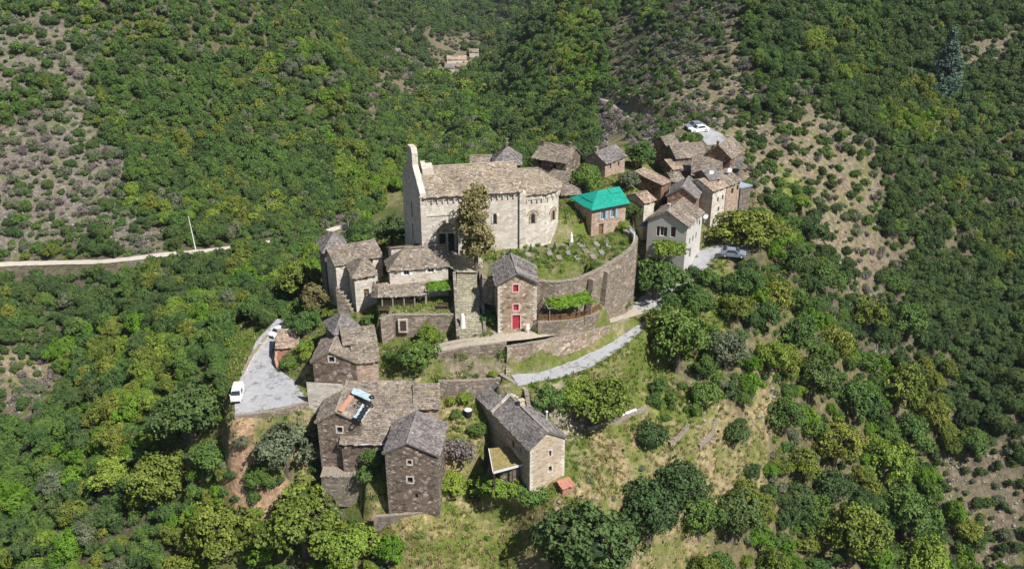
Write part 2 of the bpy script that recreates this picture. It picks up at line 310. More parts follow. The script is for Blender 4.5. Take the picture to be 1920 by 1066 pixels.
stain(M['green'], (.0,.22,.17), 1.6, .5, .6); stain(M['green'], (.10,.45,.36), 2.6, .58, .64)
M['blue'] = mat_plain('blue_tarp', (.05,.16,.36), .25, 2, .5, .3, .4)
M['bluewhite'] = mat_plain('pale_sheeting', (.33,.42,.46), .6, 3, .5, .3, .5)
M['red'] = mat_plain('red_paint', (.40,.04,.055), .3, 4, .5, .3, 0)
M['pink'] = mat_plain('pink_surround', (.65,.42,.40), .15, 3, .8)
M['white'] = mat_plain('white_paint', (.78,.77,.75), .06, 2, .6, .3, 0)
M['carwhite'] = mat_plain('white_car_paint', (.80,.80,.80), .02, 1, .25, .5, 0)
M['cargrey'] = mat_plain('grey_car_paint', (.22,.25,.30), .05, 1, .25, .5, 0)
M['dark'] = mat_plain('dark_opening', (.02,.022,.025), .3, 2, .6, .3, 0)
M['glass'] = mat_plain('window_glass', (.03,.04,.05), .2, 1, .08, .6, 0)
M['rubber'] = mat_plain('black_rubber', (.022,.022,.024), .2, 3, .7)
M['wood'] = mat_plain('brown_wood', (.20,.11,.055), .3, 4)
M['dkwood'] = mat_plain('dark_wood', (.075,.05,.04), .3, 4)
M['greywood'] = mat_plain('weathered_wood', (.30,.27,.23), .25, 4)
M['shut'] = mat_plain('maroon_shutter', (.10,.05,.05), .2, 4)
M['blueshut'] = mat_plain('pale_blue_shutter', (.28,.38,.50), .15, 4)
M['metal'] = mat_plain('pale_sheet_metal', (.36,.42,.50), .15, 1.5, .45, .5, .1)
M['zinc'] = mat_plain('zinc_trim', (.62,.63,.65), .1, 2, .5, .4, 0)
M['grave'] = mat_plain('granite_grave', (.25,.235,.21), .35, 6)
M['sedum'] = mat_plain('dry_turf_roof', (.24,.19,.08), .5, 2.2, .95, .1, .8)
M['rubble'] = mat_plain('tumbled_stone', (.27,.23,.185), .45, 3, .95, .1, .6)
M['terracotta'] = mat_plain('terracotta_board', (.42,.20,.14), .2, 3)
M['steps'] = mat_stone('cobbled_steps', [(.26,.24,.17),(.38,.34,.26),(.45,.41,.33),(.30,.28,.19)], (.22,.22,.12), (2.5,4,4))
M['bark'] = mat_plain('bark', (.14,.11,.085), .3, 5)
M['L_dark'] = mat_leaf('evergreen_leaves', [(0.049,0.089,0.032),(0.068,0.117,0.035),(0.096,0.142,0.037),(0.130,0.161,0.062)])
M['L_green'] = mat_leaf('green_leaves', [(0.060,0.124,0.037),(0.087,0.159,0.037),(0.123,0.197,0.037),(0.167,0.218,0.051)])
M['L_lush'] = mat_leaf('lush_leaves', [(0.083,0.176,0.017),(0.110,0.223,0.019),(0.144,0.258,0.022),(0.188,0.282,0.028)])
M['L_yellow'] = mat_leaf('yellow_green_leaves', [(0.122,0.202,0.028),(0.162,0.249,0.033),(0.213,0.278,0.040),(0.263,0.278,0.051)])
M['L_chest'] = mat_leaf('chestnut_leaves', [(0.103,0.155,0.026),(0.144,0.188,0.031),(0.199,0.222,0.037),(0.260,0.229,0.046)], bright=1.1)
M['L_grey'] = mat_leaf('grey_green_leaves', [(0.103,0.132,0.071),(0.144,0.168,0.094),(0.178,0.202,0.111),(0.219,0.236,0.142)])
M['L_brown'] = mat_leaf('russet_leaves', [(.15,.14,.055),(.21,.19,.075),(.27,.235,.095),(.35,.30,.14)], trans=.1, bright=1.1)
M['L_bare'] = mat_leaf('bare_twigs', [(.14,.115,.105),(.19,.16,.145),(.24,.205,.185),(.28,.245,.215)], trans=0)
M['L_red'] = mat_leaf('red_leaves', [(.16,.05,.04),(.22,.08,.05),(.26,.12,.07)])
M['L_dry'] = mat_leaf('dry_grass_blades', [(.17,.16,.05),(.30,.24,.10),(.38,.30,.15),(.20,.21,.05)], trans=.1)
M['L_cedar'] = mat_leaf('cedar_needles', [(.07,.12,.085),(.09,.15,.105),(.12,.18,.13),(.15,.21,.16)])
# ------------------------------------------------------------------ mesh helpers
class MB:
    def __init__(s): s.v = []; s.f = []; s.t = []
    def add(s, vs, fs, tint=.5):
        n = len(s.v); s.v += [tuple(float(c) for c in p) for p in vs]; s.f += [tuple(i+n for i in f) for f in fs]
        s.t += [tint]*len(fs) if not isinstance(tint, (list, tuple)) else list(tint)
    def box(s, x0, x1, y0, y1, z0, z1, tint=.5):
        s.add([(x0,y0,z0),(x1,y0,z0),(x1,y1,z0),(x0,y1,z0),(x0,y0,z1),(x1,y0,z1),(x1,y1,z1),(x0,y1,z1)],
              [(0,3,2,1),(4,5,6,7),(0,1,5,4),(1,2,6,5),(2,3,7,6),(3,0,4,7)], tint)
    def bar(s, p, q, w_, h_=None, tint=.5):
        p = Vector(p); q = Vector(q); h_ = h_ or w_; d = (q-p)
        if d.length < 1e-6: return
        d.normalize(); u = d.cross(Vector((0,0,1)));
        if u.length < .05: u = Vector((1,0,0))
        u.normalize(); n = u.cross(d).normalized(); u = u*w_/2; n = n*h_/2
        vs = [p-u-n,p+u-n,p+u+n,p-u+n,q-u-n,q+u-n,q+u+n,q-u+n]
        s.add(vs, [(0,1,2,3),(7,6,5,4),(0,4,5,1),(1,5,6,2),(2,6,7,3),(3,7,4,0)], tint)
    def prism(s, P, z0, z1, tint=.5):   # P xy polygon ccw
        n = len(P)
        s.add([(p[0],p[1],z0) for p in P]+[(p[0],p[1],z1) for p in P],
              [tuple(range(n-1,-1,-1)), tuple(range(n,2*n))]+[(i,(i+1)%n,(i+1)%n+n,i+n) for i in range(n)], tint)
    def lathe(s, prof, c=(0,0,0), n=12, axis='z', tint=.5):
        vs = []; 
        for r, h in prof:
            for k in range(n):
                a = 2*math.pi*k/n; x, y = r*math.cos(a), r*math.sin(a)
                p = (x,y,h) if axis == 'z' else ((h,x,y) if axis == 'x' else (x,h,-y))
                vs.append((c[0]+p[0],c[1]+p[1],c[2]+p[2]))
        m = len(prof)
        fs = [(i*n+k, i*n+(k+1)%n, (i+1)*n+(k+1)%n, (i+1)*n+k) for i in range(m-1) for k in range(n)]
        fs += [tuple(range(n-1,-1,-1)), tuple((m-1)*n+k for k in range(n))]
        s.add(vs, fs, tint)
    def mesh(s, name, mat, smooth=False):
        me = bpy.data.meshes.new(name); me.from_pydata(s.v, [], s.f)
        a = me.attributes.new('tint', 'FLOAT', 'FACE'); a.data.foreach_set('value', s.t)
        me.materials.append(mat)
        if smooth: me.polygons.foreach_set('use_smooth', [True]*len(me.polygons))
        me.update(); return me
    def build(s, name, mat, parent=None, smooth=False):
        o = bpy.data.objects.new(name, s.mesh(name, mat, smooth)); sc.collection.objects.link(o)
        if parent is not None: o.parent = parent
        return o
def tag(o, label=None, cat=None, group=None, kind=None):
    if label: o['label'] = label
    if cat: o['category'] = cat
    if group: o['group'] = group
    if kind: o['kind'] = kind
    return o
def root(name, label, cat, loc, rz=0, group=None):
    o = bpy.data.objects.new(name, None); sc.collection.objects.link(o); o.empty_display_size = .3
    o.location = tuple(float(c) for c in loc); o.rotation_euler = (0,0,rz); return tag(o, label, cat, group)

def clip(P, a, b, c):   # keep a*x+b*y+c >= 0
    out = []
    for i in range(len(P)):
        p, q = P[i-1], P[i]; dp = a*p[0]+b*p[1]+c; dq = a*q[0]+b*q[1]+c
        if dp >= 0: out.append(p)
        if (dp >= 0) != (dq >= 0):
            t = dp/(dp-dq); out.append((p[0]+(q[0]-p[0])*t, p[1]+(q[1]-p[1])*t))
    return out
def wall_face(mb, poly, holes, o, d, depth=.28):
    """poly in (u,z), convex ccw; holes (u0,u1,z0,z1); o origin xy, d direction xy; outward normal = (d.y,-d.x)"""
    nx, ny = d[1], -d[0]
    us = sorted(set([min(p[0] for p in poly), max(p[0] for p in poly)]+[h[0] for h in holes]+[h[1] for h in holes]))
    zs = sorted(set([min(p[1] for p in poly), max(p[1] for p in poly)]+[h[2] for h in holes]+[h[3] for h in holes]))
    W3 = lambda u, z, k=0: (o[0]+d[0]*u-nx*k, o[1]+d[1]*u-ny*k, z)
    for i in range(len(us)-1):
        for j in range(len(zs)-1):
            um, zm = (us[i]+us[i+1])/2, (zs[j]+zs[j+1])/2
            if any(h[0] < um < h[1] and h[2] < zm < h[3] for h in holes): continue
            P = [(us[i],zs[j]),(us[i+1],zs[j]),(us[i+1],zs[j+1]),(us[i],zs[j+1])]
            for a in range(len(poly)):
                p, q = poly[a-1], poly[a]
                P = clip(P, -(q[1]-p[1]), q[0]-p[0], (q[1]-p[1])*p[0]-(q[0]-p[0])*p[1]+1e-9)
                if len(P) < 3: break
            if len(P) >= 3: mb.add([W3(*p) for p in P], [tuple(range(len(P)))])
    for u0,u1,z0,z1 in holes:
        for a, b in (((u0,z0),(u0,z1)),((u0,z1),(u1,z1)),((u1,z1),(u1,z0)),((u1,z0),(u0,z0))):
            mb.add([W3(*a),W3(*b),W3(*b,depth),W3(*a,depth)], [(0,1,2,3)])

def roof_plane(mb, P, thick=.14, row=.27, sw=(.24,.52), rr=None, jag=.07, lift=.05):
    """P: eaveL, eaveR, topR, topL (3-D). Base slab plus overlapping slates."""
    rr = rr or RNG; P = [Vector(p) for p in P]; wa, wb = rr.uniform(0,6), rr.uniform(0,6)
    sag = lambda u_, t_: .055*math.sin(u_*.9+wa)*math.sin(t_*.8+wb)+.03*math.sin(u_*2.3+wb)
    e = (P[1]-P[0]).normalized(); n = e.cross(P[3]-P[0] if (P[3]-P[0]).length > .01 else P[2]-P[0]).normalized()
    if n.z < 0: n = -n
    s = n.cross(e).normalized()
    if s.z < 0: s = -s
    lo = [p-n*thick for p in P]; fs = [(0,1,2,3)] if (P[3]-P[2]).length > .01 else [(0,1,2)]
    mb.add(P+lo, [(0,1,2,3),(7,6,5,4),(0,4,5,1),(1,5,6,2),(2,6,7,3),(3,7,4,0)], .35)
    H = max((P[2]-P[0]).dot(s), (P[3]-P[0]).dot(s)); u1 = (P[1]-P[0]).dot(e)
    uL = (P[3]-P[0]).dot(e); uR = (P[2]-P[0]).dot(e); base = P[0]
    t = -0.08
    # slope of row base if topL/topR heights differ are ignored (roof planes are near-rectangular)
    while t < H-.08:
        f0 = max(0, min(1, t/H)); a = uL*f0; b = u1+(uR-u1)*f0
        f1 = max(0, min(1, (t+row)/H)); a1 = uL*f1; b1 = u1+(uR-u1)*f1
        u = a-rr.random()*jag
        rt = rr.random()*.18
        while u < b-.05:
            w_ = rr.uniform(*sw); v = min(u+w_, b+rr.random()*jag)
            x0, x1 = u+.012, v-.012
            tp0, tp1 = max(x0, a1-.02), min(x1, b1+.02)
            if tp1 <= tp0: tp0 = tp1 = max(min((x0+x1)/2, max(a1,b1)), min(a1,b1))
            sg = max(-.02, sag(u, t)+.04); l0 = lift*(.6+rr.random()*1.1)+sg; j = rr.uniform(-.09,.09); tilt = rr.uniform(-.015,.015)
            tt = min(t+row*1.08, H)
            q = [base+e*x0+s*(t+j)+n*(l0+tilt), base+e*x1+s*(t+j+rr.uniform(-.03,.03))+n*(l0-tilt),
                 base+e*tp1+s*tt+n*(.012+sg), base+e*tp0+s*tt+n*(.012+sg)]
            q += [q[0]-n*(l0+.02), q[1]-n*(l0+.02)]
            tn = min(1, max(0, rr.gauss(.45,.30)+rt*.5-.045))
            mb.add(q, [(0,1,2,3),(4,5,1,0)], tn)
            u = v
        t += row
def ridge_line(mb, a, b, w_=.3, tint=.9):
    a = Vector(a); b = Vector(b); L = (b-a).length; k = 0
    if L < .1: return
    d = (b-a)/L
    while k < L:
        l = RNG.uniform(.35,.6); mb.bar(a+d*k+Vector((0,0,.06)), a+d*min(L,k+l-.03)+Vector((0,0,.06+RNG.uniform(-.02,.03))), w_+RNG.uniform(-.05,.05), .1, min(1, tint+RNG.uniform(-.25,.1)))
        k += l

def local_px(Ro, rz, o, d, px, py):
    """pixel -> (u, z) on vertical plane through local origin o, direction d of a house at Ro rotated rz"""
    c, s = math.cos(rz), math.sin(rz)
    ox, oy = Ro[0]+c*o[0]-s*o[1], Ro[1]+s*o[0]+c*o[1]; dx, dy = c*d[0]-s*d[1], s*d[0]+c*d[1]
    r = ray(px, py); Amat = np.array([[r[0], -dx],[r[1], -dy]]); t, u = np.linalg.solve(Amat, [ox, oy])
    return u, CH + r[2]*t - Ro[2]
HOUSES = []
def window(par, face, W3, u, z, w_, h_, kind, nrm, depth=.28):
    """kinds: dark, glass, shut (maroon closed), red, door, reddoor, wshut (white open), bshut"""
    u0,u1,z0,z1 = u-w_/2,u+w_/2,z-h_/2,z+h_/2
    fm = {'red':'pink','reddoor':'pink','door':'white','sdark':'pale'}.get(kind)
    k0 = 'door' if 'door' in kind else 'window'
    if k0 == 'door': nm, rootmat = 'door', {'door':'dkwood','reddoor':'red','wdoor':'wood','bdoor':'dkwood'}[kind]
    else: nm, rootmat = 'window', {'red':'red','dark':'dark','sdark':'dark','glass':'glass','shut':'shut','wshut':'glass','bshut':'glass','brown':'wood'}[kind]
    mb = MB(); a = .20 if kind in ('red','reddoor','glass','wshut','bshut','shut','door') else .26
    def bx(m, ua, ub, za, zb, k1, k2, tint=.5):
        P = [W3(ua,za,k2),W3(ub,za,k2),W3(ub,zb,k2),W3(ua,zb,k2),W3(ua,za,k1),W3(ub,za,k1),W3(ub,zb,k1),W3(ua,zb,k1)]
        m.add(P, [(0,1,2,3),(7,6,5,4),(0,4,5,1),(1,5,6,2),(2,6,7,3),(3,7,4,0)], tint)
    bx(mb, u0-.002, u1+.002, z0-.002, z1+.002, a+.05, a)
    if kind in ('red','reddoor','door','shut','brown','wdoor'):
        x_ = u0+.12
        while x_ < u1-.05: bx(mb, x_-.012, x_+.012, z0+.04, z1-.04, a+.01, a-.012); x_ += .17
        for q_ in (.22,.78): bx(mb, u0+.05, u1-.05, z0+(z1-z0)*q_-.05, z0+(z1-z0)*q_+.05, a+.01, a-.03)
    wo_ = mb.build(nm, M[rootmat], par)
    if kind in ('glass','wshut','bshut'):
        fb = MB(); t_ = .06
        bx(fb,u0,u0+t_,z0,z1,a-.004,a-.05); bx(fb,u1-t_,u1,z0,z1,a-.004,a-.05); bx(fb,u0+t_,u1-t_,z0,z0+t_,a-.004,a-.05); bx(fb,u0+t_,u1-t_,z1-t_,z1,a-.004,a-.05)
        bx(fb,(u0+u1)/2-.03,(u0+u1)/2+.03,z0+t_,z1-t_,a-.004,a-.05)
        fb.build('frame', M['white'], wo_)
    if fm:   # surround
        fb = MB(); t_ = .17 if kind != 'sdark' else .2
        bx(fb,u0-t_,u0,z0-(t_ if k0=='window' else 0),z1+t_,.1,-.03); bx(fb,u1,u1+t_,z0-(t_ if k0=='window' else 0),z1+t_,.1,-.03)
        bx(fb,u0,u1,z1,z1+t_,.1,-.03)
        if k0 == 'window': bx(fb,u0,u1,z0-t_,z0,.1,-.05)
        fb.build('surround', M[fm], wo_)
    if kind in ('wshut','bshut'):
        for sgn in (-1,1):
            sb = MB(); e = u0-.05 if sgn < 0 else u1+.05
            bx(sb, min(e,e+sgn*w_*.55), max(e,e+sgn*w_*.55), z0-.02, z1+.02, -.02, -.07)
            sb.build('shutter', M['white' if kind == 'wshut' else 'blueshut'], wo_)
    if 'door' in kind:
        hb = MB(); bx(hb,u1-.18,u1-.12,(z0+z1)/2-.08,(z0+z1)/2+.05,a,a-.07); hb.build('handle', M['zinc'], wo_)
    return wo_
def house(name, label, A, B, ze, back, zb, roof='x', rise=1.5, wm='brown', rm='lauze', wins=(), chim=(), ov=.3, rx=.5, group=None, cat='house', deep=3, ridge_t=None, row=.27, sw=(.24,.52), rov=None, yaw=None, W=None, quoin=None):
    a3, b3 = at(*A, ze), at(*B, ze)
    if W is not None:
        dd = (b3-a3)[:2]; dd = dd/np.hypot(*dd); 
        if yaw is not None: dd = np.array([math.cos(yaw), math.sin(yaw)])
        b3 = np.array([a3[0]+dd[0]*W, a3[1]+dd[1]*W, ze])
    d = b3-a3; w_ = math.hypot(d[0], d[1]); rz = math.atan2(d[1], d[0])
    if isinstance(back, (int, float)): L = back
    else:
        c3 = at(back[1], back[2], ze+(rise if roof == 'sf' else 0)); q = c3-(a3 if back[0]=='A' else b3); L = -q[0]*math.sin(rz)+q[1]*math.cos(rz)
    H = ze-zb; Ro = (a3[0], a3[1], zb)
    print(f"HOUSE {name} w={w_:.1f} L={L:.1f} H={H:.1f} yaw={math.degrees(rz):.0f} Y={a3[1]:.1f} x={a3[0]:.1f} {label[:40]}")
    R_ = root(name, label, cat, Ro, rz, group)
    D = -deep
    faces = {'f':((0,0),(1,0),w_),'r':((w_,0),(0,1),L),'b':((w_,L),(-1,0),w_),'l':((0,L),(0,-1),L)}
    def rect(n, h): return [(0,D),(n,D),(n,h),(0,h)]
    def gab(n, q, h0=H, h1=H): return [(0,D),(n,D),(n,h1),(n*q,H+rise),(0,h0)]
    polys = {k: rect(v[2], H) for k, v in faces.items()}
    if roof == 'x': polys['r'] = gab(L, rx); polys['l'] = gab(L, 1-rx)
    if roof == 'y': polys['f'] = gab(w_, rx); polys['b'] = gab(w_, 1-rx)
    if roof == 'hipl': polys['r'] = gab(L, rx)
    if roof == 'hipr': polys['l'] = gab(L, 1-rx)
    if roof == 'sf': polys['b'] = rect(w_, H+rise); polys['r'] = [(0,D),(L,D),(L,H+rise),(0,H)]; polys['l'] = [(0,D),(L,D),(L,H),(0,H+rise)]
    if roof == 'sb': polys['f'] = rect(w_, H+rise); polys['r'] = [(0,D),(L,D),(L,H),(0,H+rise)]; polys['l'] = [(0,D),(L,D),(L,H+rise),(0,H)]
    if roof == 'sl': polys['r'] = rect(L, H+rise); polys['f'] = [(0,D),(w_,D),(w_,H+rise),(0,H)]; polys['b'] = [(0,D),(w_,D),(w_,H),(0,H+rise)]
    if roof == 'sr': polys['l'] = rect(L, H+rise); polys['f'] = [(0,D),(w_,D),(w_,H),(0,H+rise)]; polys['b'] = [(0,D),(w_,D),(w_,H+rise),(0,H)]
    mb = MB(); todo = []
    for k, (o, dr, n) in faces.items():
        hs = []
        for wn in wins:
            if wn[0] != k: continue
            u, z = local_px(Ro, rz, o, dr, wn[1], wn[2]); ww, hh = wn[3], wn[4]
            if 'door' in wn[5]: z = max(z, hh/2+.02)
            if u-ww/2 < .1 or u+ww/2 > n-.1 or z+hh/2 > H+rise: print("   window off wall", wn, round(u,2), round(z,2), 'n', round(n,2)); u = min(max(u, ww/2+.25), n-ww/2-.25)
            hs.append((u-ww/2, u+ww/2, z-hh/2, z+hh/2)); todo.append((k, o, dr, u, z, ww, hh, wn[5]))
        wall_face(mb, polys[k], hs, o, dr)
    mb.build('wall', M[wm], R_)
    if quoin:
        for xq, sg in ((0,1),(w_,-1)):
            qb = MB(); z_ = -.8; k_ = 0
            hq = polys['f'][-1][1] if xq == 0 else polys['f'][2][1]
            while z_ < hq-.35:
                h_ = RNG.uniform(.24,.36); l_ = (.55 if k_ % 2 else .3)*RNG.uniform(.85,1.15); m_ = .3 if k_ % 2 else .55
                qb.box(min(xq-.03*sg,xq+l_*sg),max(xq-.03*sg,xq+l_*sg),-.03,m_,z_,z_+h_-.03, RNG.random()); z_ += h_; k_ += 1
            qb.build('quoins', M[quoin], R_)
    for k, o, dr, u, z, ww, hh, kd in todo:
        nx, ny = dr[1], -dr[0]
        W3 = lambda u_, z_, q=0, o=o, dr=dr, nx=nx, ny=ny: (o[0]+dr[0]*u_-nx*q, o[1]+dr[1]*u_-ny*q, z_)
        window(R_, k, W3, u, z, ww, hh, kd, (nx, ny))
    rb = MB(); rt = dict(row=row, sw=sw); og = ov*.8 if rov is None else rov; T = .16
    yR = L*rx; zt = H+rise+T; e = H+T
    rg = ridge_t if ridge_t is not None else .8
    if roof in ('x','hipl','hipr'):
        s1 = rise/yR; s2 = rise/(L-yR)
        xl = -og if roof != 'hipl' else -ov; xr = w_+og if roof != 'hipr' else w_+ov
        tl = -og if roof != 'hipl' else min(w_*.45, yR); tr = w_+og if roof != 'hipr' else max(w_*.55, w_-yR)
        roof_plane(rb, [(xl,-ov,e-ov*s1),(xr,-ov,e-ov*s1),(tr,yR,zt),(tl,yR,zt)], **rt)
        roof_plane(rb, [(xr,L+ov,e-ov*s2),(xl,L+ov,e-ov*s2),(tl,yR,zt),(tr,yR,zt)], **rt)
        if roof == 'hipl': roof_plane(rb, [(xl,L+ov,e-ov*s2),(xl,-ov,e-ov*s1),(tl,yR,zt),(tl,yR,zt)], **rt)
        if roof == 'hipr': roof_plane(rb, [(xr,-ov,e-ov*s1),(xr,L+ov,e-ov*s2),(tr,yR,zt),(tr,yR,zt)], **rt)
        if rg: ridge_line(rb, (tl,yR,zt), (tr,yR,zt), .3, rg)
    elif roof == 'y':
        xR = w_*rx; s1 = rise/xR; s2 = rise/(w_-xR)
        roof_plane(rb, [(-ov,L+og,e-ov*s1),(-ov,-og,e-ov*s1),(xR,-og,zt),(xR,L+og,zt)], **rt)
        roof_plane(rb, [(w_+ov,-og,e-ov*s2),(w_+ov,L+og,e-ov*s2),(xR,L+og,zt),(xR,-og,zt)], **rt)
        if rg: ridge_line(rb, (xR,-og,zt), (xR,L+og,zt), .3, rg)
    elif roof == 'hip':
        q = min(w_, L)/2; 
        if w_ >= L: r0, r1 = (q, L/2, zt), (w_-q, L/2, zt)
        else: r0, r1 = (w_/2, q, zt), (w_/2, L-q, zt)
        c = [(-ov,-ov,e-.1),(w_+ov,-ov,e-.1),(w_+ov,L+ov,e-.1),(-ov,L+ov,e-.1)]
        if w_ >= L:
            roof_plane(rb, [c[0],c[1],r1,r0], **rt); roof_plane(rb, [c[2],c[3],r0,r1], **rt); roof_plane(rb, [c[1],c[2],r1,r1], **rt); roof_plane(rb, [c[3],c[0],r0,r0], **rt)
        else:
            roof_plane(rb, [c[0],c[1],r0,r0], **rt); roof_plane(rb, [c[2],c[3],r1,r1], **rt); roof_plane(rb, [c[1],c[2],r1,r0], **rt); roof_plane(rb, [c[3],c[0],r0,r1], **rt)
        for cc, rr_ in zip(c, (r0, r1, r1, r0) if w_ >= L else (r0, r0, r1, r1)): ridge_line(rb, cc, rr_, .22, .75)
    elif roof == 'sf':
        s1 = rise/L; roof_plane(rb, [(-og,-ov,e-ov*s1),(w_+og,-ov,e-ov*s1),(w_+og,L+.2,zt+.2*s1),(-og,L+.2,zt+.2*s1)], **rt)
    elif roof == 'sb':
        s1 = rise/L; roof_plane(rb, [(w_+og,L+ov,e-ov*s1),(-og,L+ov,e-ov*s1),(-og,-.2,zt+.2*s1),(w_+og,-.2,zt+.2*s1)], **rt)
    elif roof == 'sl':
        s1 = rise/w_; roof_plane(rb, [(-ov,L+og,e-ov*s1),(-ov,-og,e-ov*s1),(w_+.2,-og,zt+.2*s1),(w_+.2,L+og,zt+.2*s1)], **rt)
    elif roof == 'sr':
        s1 = rise/w_; roof_plane(rb, [(w_+ov,-og,e-ov*s1),(w_+ov,L+og,e-ov*s1),(-.2,L+og,zt+.2*s1),(-.2,-og,zt+.2*s1)], **rt)
    ro = rb.build('roof', M[rm], R_)
    for (cu, cv, cw, chh) in chim:     # fractions of footprint, width, height above roof
        cb = MB(); x, y = w_*cu, L*cv
        if roof in ('x','hipl','hipr'): zr = H+rise*(1-abs(y-yR)/max(yR, L-yR))
        elif roof == 'y': zr = H+rise*(1-abs(x-w_*rx)/max(w_*rx, w_-w_*rx))
        elif roof == 'sf': zr = H+rise*cv
        else: zr = H+rise*.5
        h2 = cw/2; cb.box(x-h2,x+h2,y-h2*.8,y+h2*.8,zr-.5,zr+chh)
        for sx_ in (-1,1): cb.box(x+sx_*h2*.7-.07,x+sx_*h2*.7+.07,y-h2*.7,y+h2*.7,zr+chh,zr+chh+.16)
        cb.box(x-h2-.08,x+h2+.08,y-h2*.8-.08,y+h2*.8+.08,zr+chh+.16,zr+chh+.24)
        cb.build('chimney', M[wm if wm not in ('plaster','cream') else 'pale'], ro)
    foot = []
    for q in ((-.5,-.5),(w_+.5,-.5),(w_+.5,L+.5),(-.5,L+.5)):
        foot.append((Ro[0]+math.cos(rz)*q[0]-math.sin(rz)*q[1], Ro[1]+math.sin(rz)*q[0]+math.cos(rz)*q[1]))
    HOUSES.append(foot)
    R_['_d'] = 0; del R_['_d']
    return R_, w_, L, H, rz, Ro
def stone_wall(name, label, pts, th=.5, mat='terrace', cap=True, cat='wall', group=None, below=.8):
    """pts: list of (x,y,ztop,zbottom). wall follows the line."""
    ct = np.array([pts[0][0], pts[0][1], pts[0][3]]); R_ = root(name, label, cat, ct, 0, group); mb = MB(); cb = MB(); P = []
    for i, p in enumerate(pts):
        a = np.array(pts[max(0,i-1)][:2]); b = np.array(pts[min(len(pts)-1,i+1)][:2]); d = (b-a)/np.hypot(*(b-a)); n = np.array([-d[1], d[0]])*th/2
        P.append((np.array(p[:2])-n-ct[:2], np.array(p[:2])+n-ct[:2], p[2]-ct[2], p[3]-below-ct[2]))
    # resample for an uneven top
    Q = []
    for a, b in zip(P[:-1], P[1:]):
        L = np.hypot(*(b[0]-a[0])); k = max(1, int(L/.6))
        for j in range(k):
            t = j/k; Q.append(tuple(a[i]*(1-t)+b[i]*t for i in range(4)))
    Q.append(P[-1]); vs = []; fs = []
    for q in Q:
        zt = q[2]+RNG.uniform(-.13,.10); jx_, jy_ = RNG.uniform(-.09,.09), RNG.uniform(-.09,.09)
        vs += [(q[0][0]-jx_,q[0][1]-jy_,q[3]),(q[1][0],q[1][1],q[3]),(q[1][0]+jx_,q[1][1]+jy_,zt),(q[0][0]+jx_,q[0][1]+jy_,zt)]
    for i in range(len(Q)-1):
        o = i*4
        for k in range(4): fs.append((o+k, o+(k+1)%4, o+4+(k+1)%4, o+4+k)[::-1])
    fs.append((0,1,2,3)); o = (len(Q)-1)*4; fs.append((o+3,o+2,o+1,o))
    mb.add(vs, fs); mb.build('masonry', M[mat], R_)
    if cap:
        for i in range(len(Q)-1):
            a, b = Q[i], Q[i+1]; m0 = (a[0]+a[1])/2; m1 = (b[0]+b[1])/2
            for f0, f1 in ((0,.48),(.52,1)):
                p = m0*(1-f0)+m1*f0; q = m0*(1-f1)+m1*f1; z = a[2]+(b[2]-a[2])*f0+RNG.uniform(.02,.1)
                cb.bar((p[0],p[1],z),(q[0],q[1],z+RNG.uniform(-.03,.03)), th*RNG.uniform(.9,1.15), .12)
        cb.build('coping', M['rubble'], R_)
    return R_
def pxline(L): # (px,py,ztop,zbot): xy found at the top edge
    return [(*at(p[0], p[1], p[2])[:2], p[2], p[3]) for p in L]

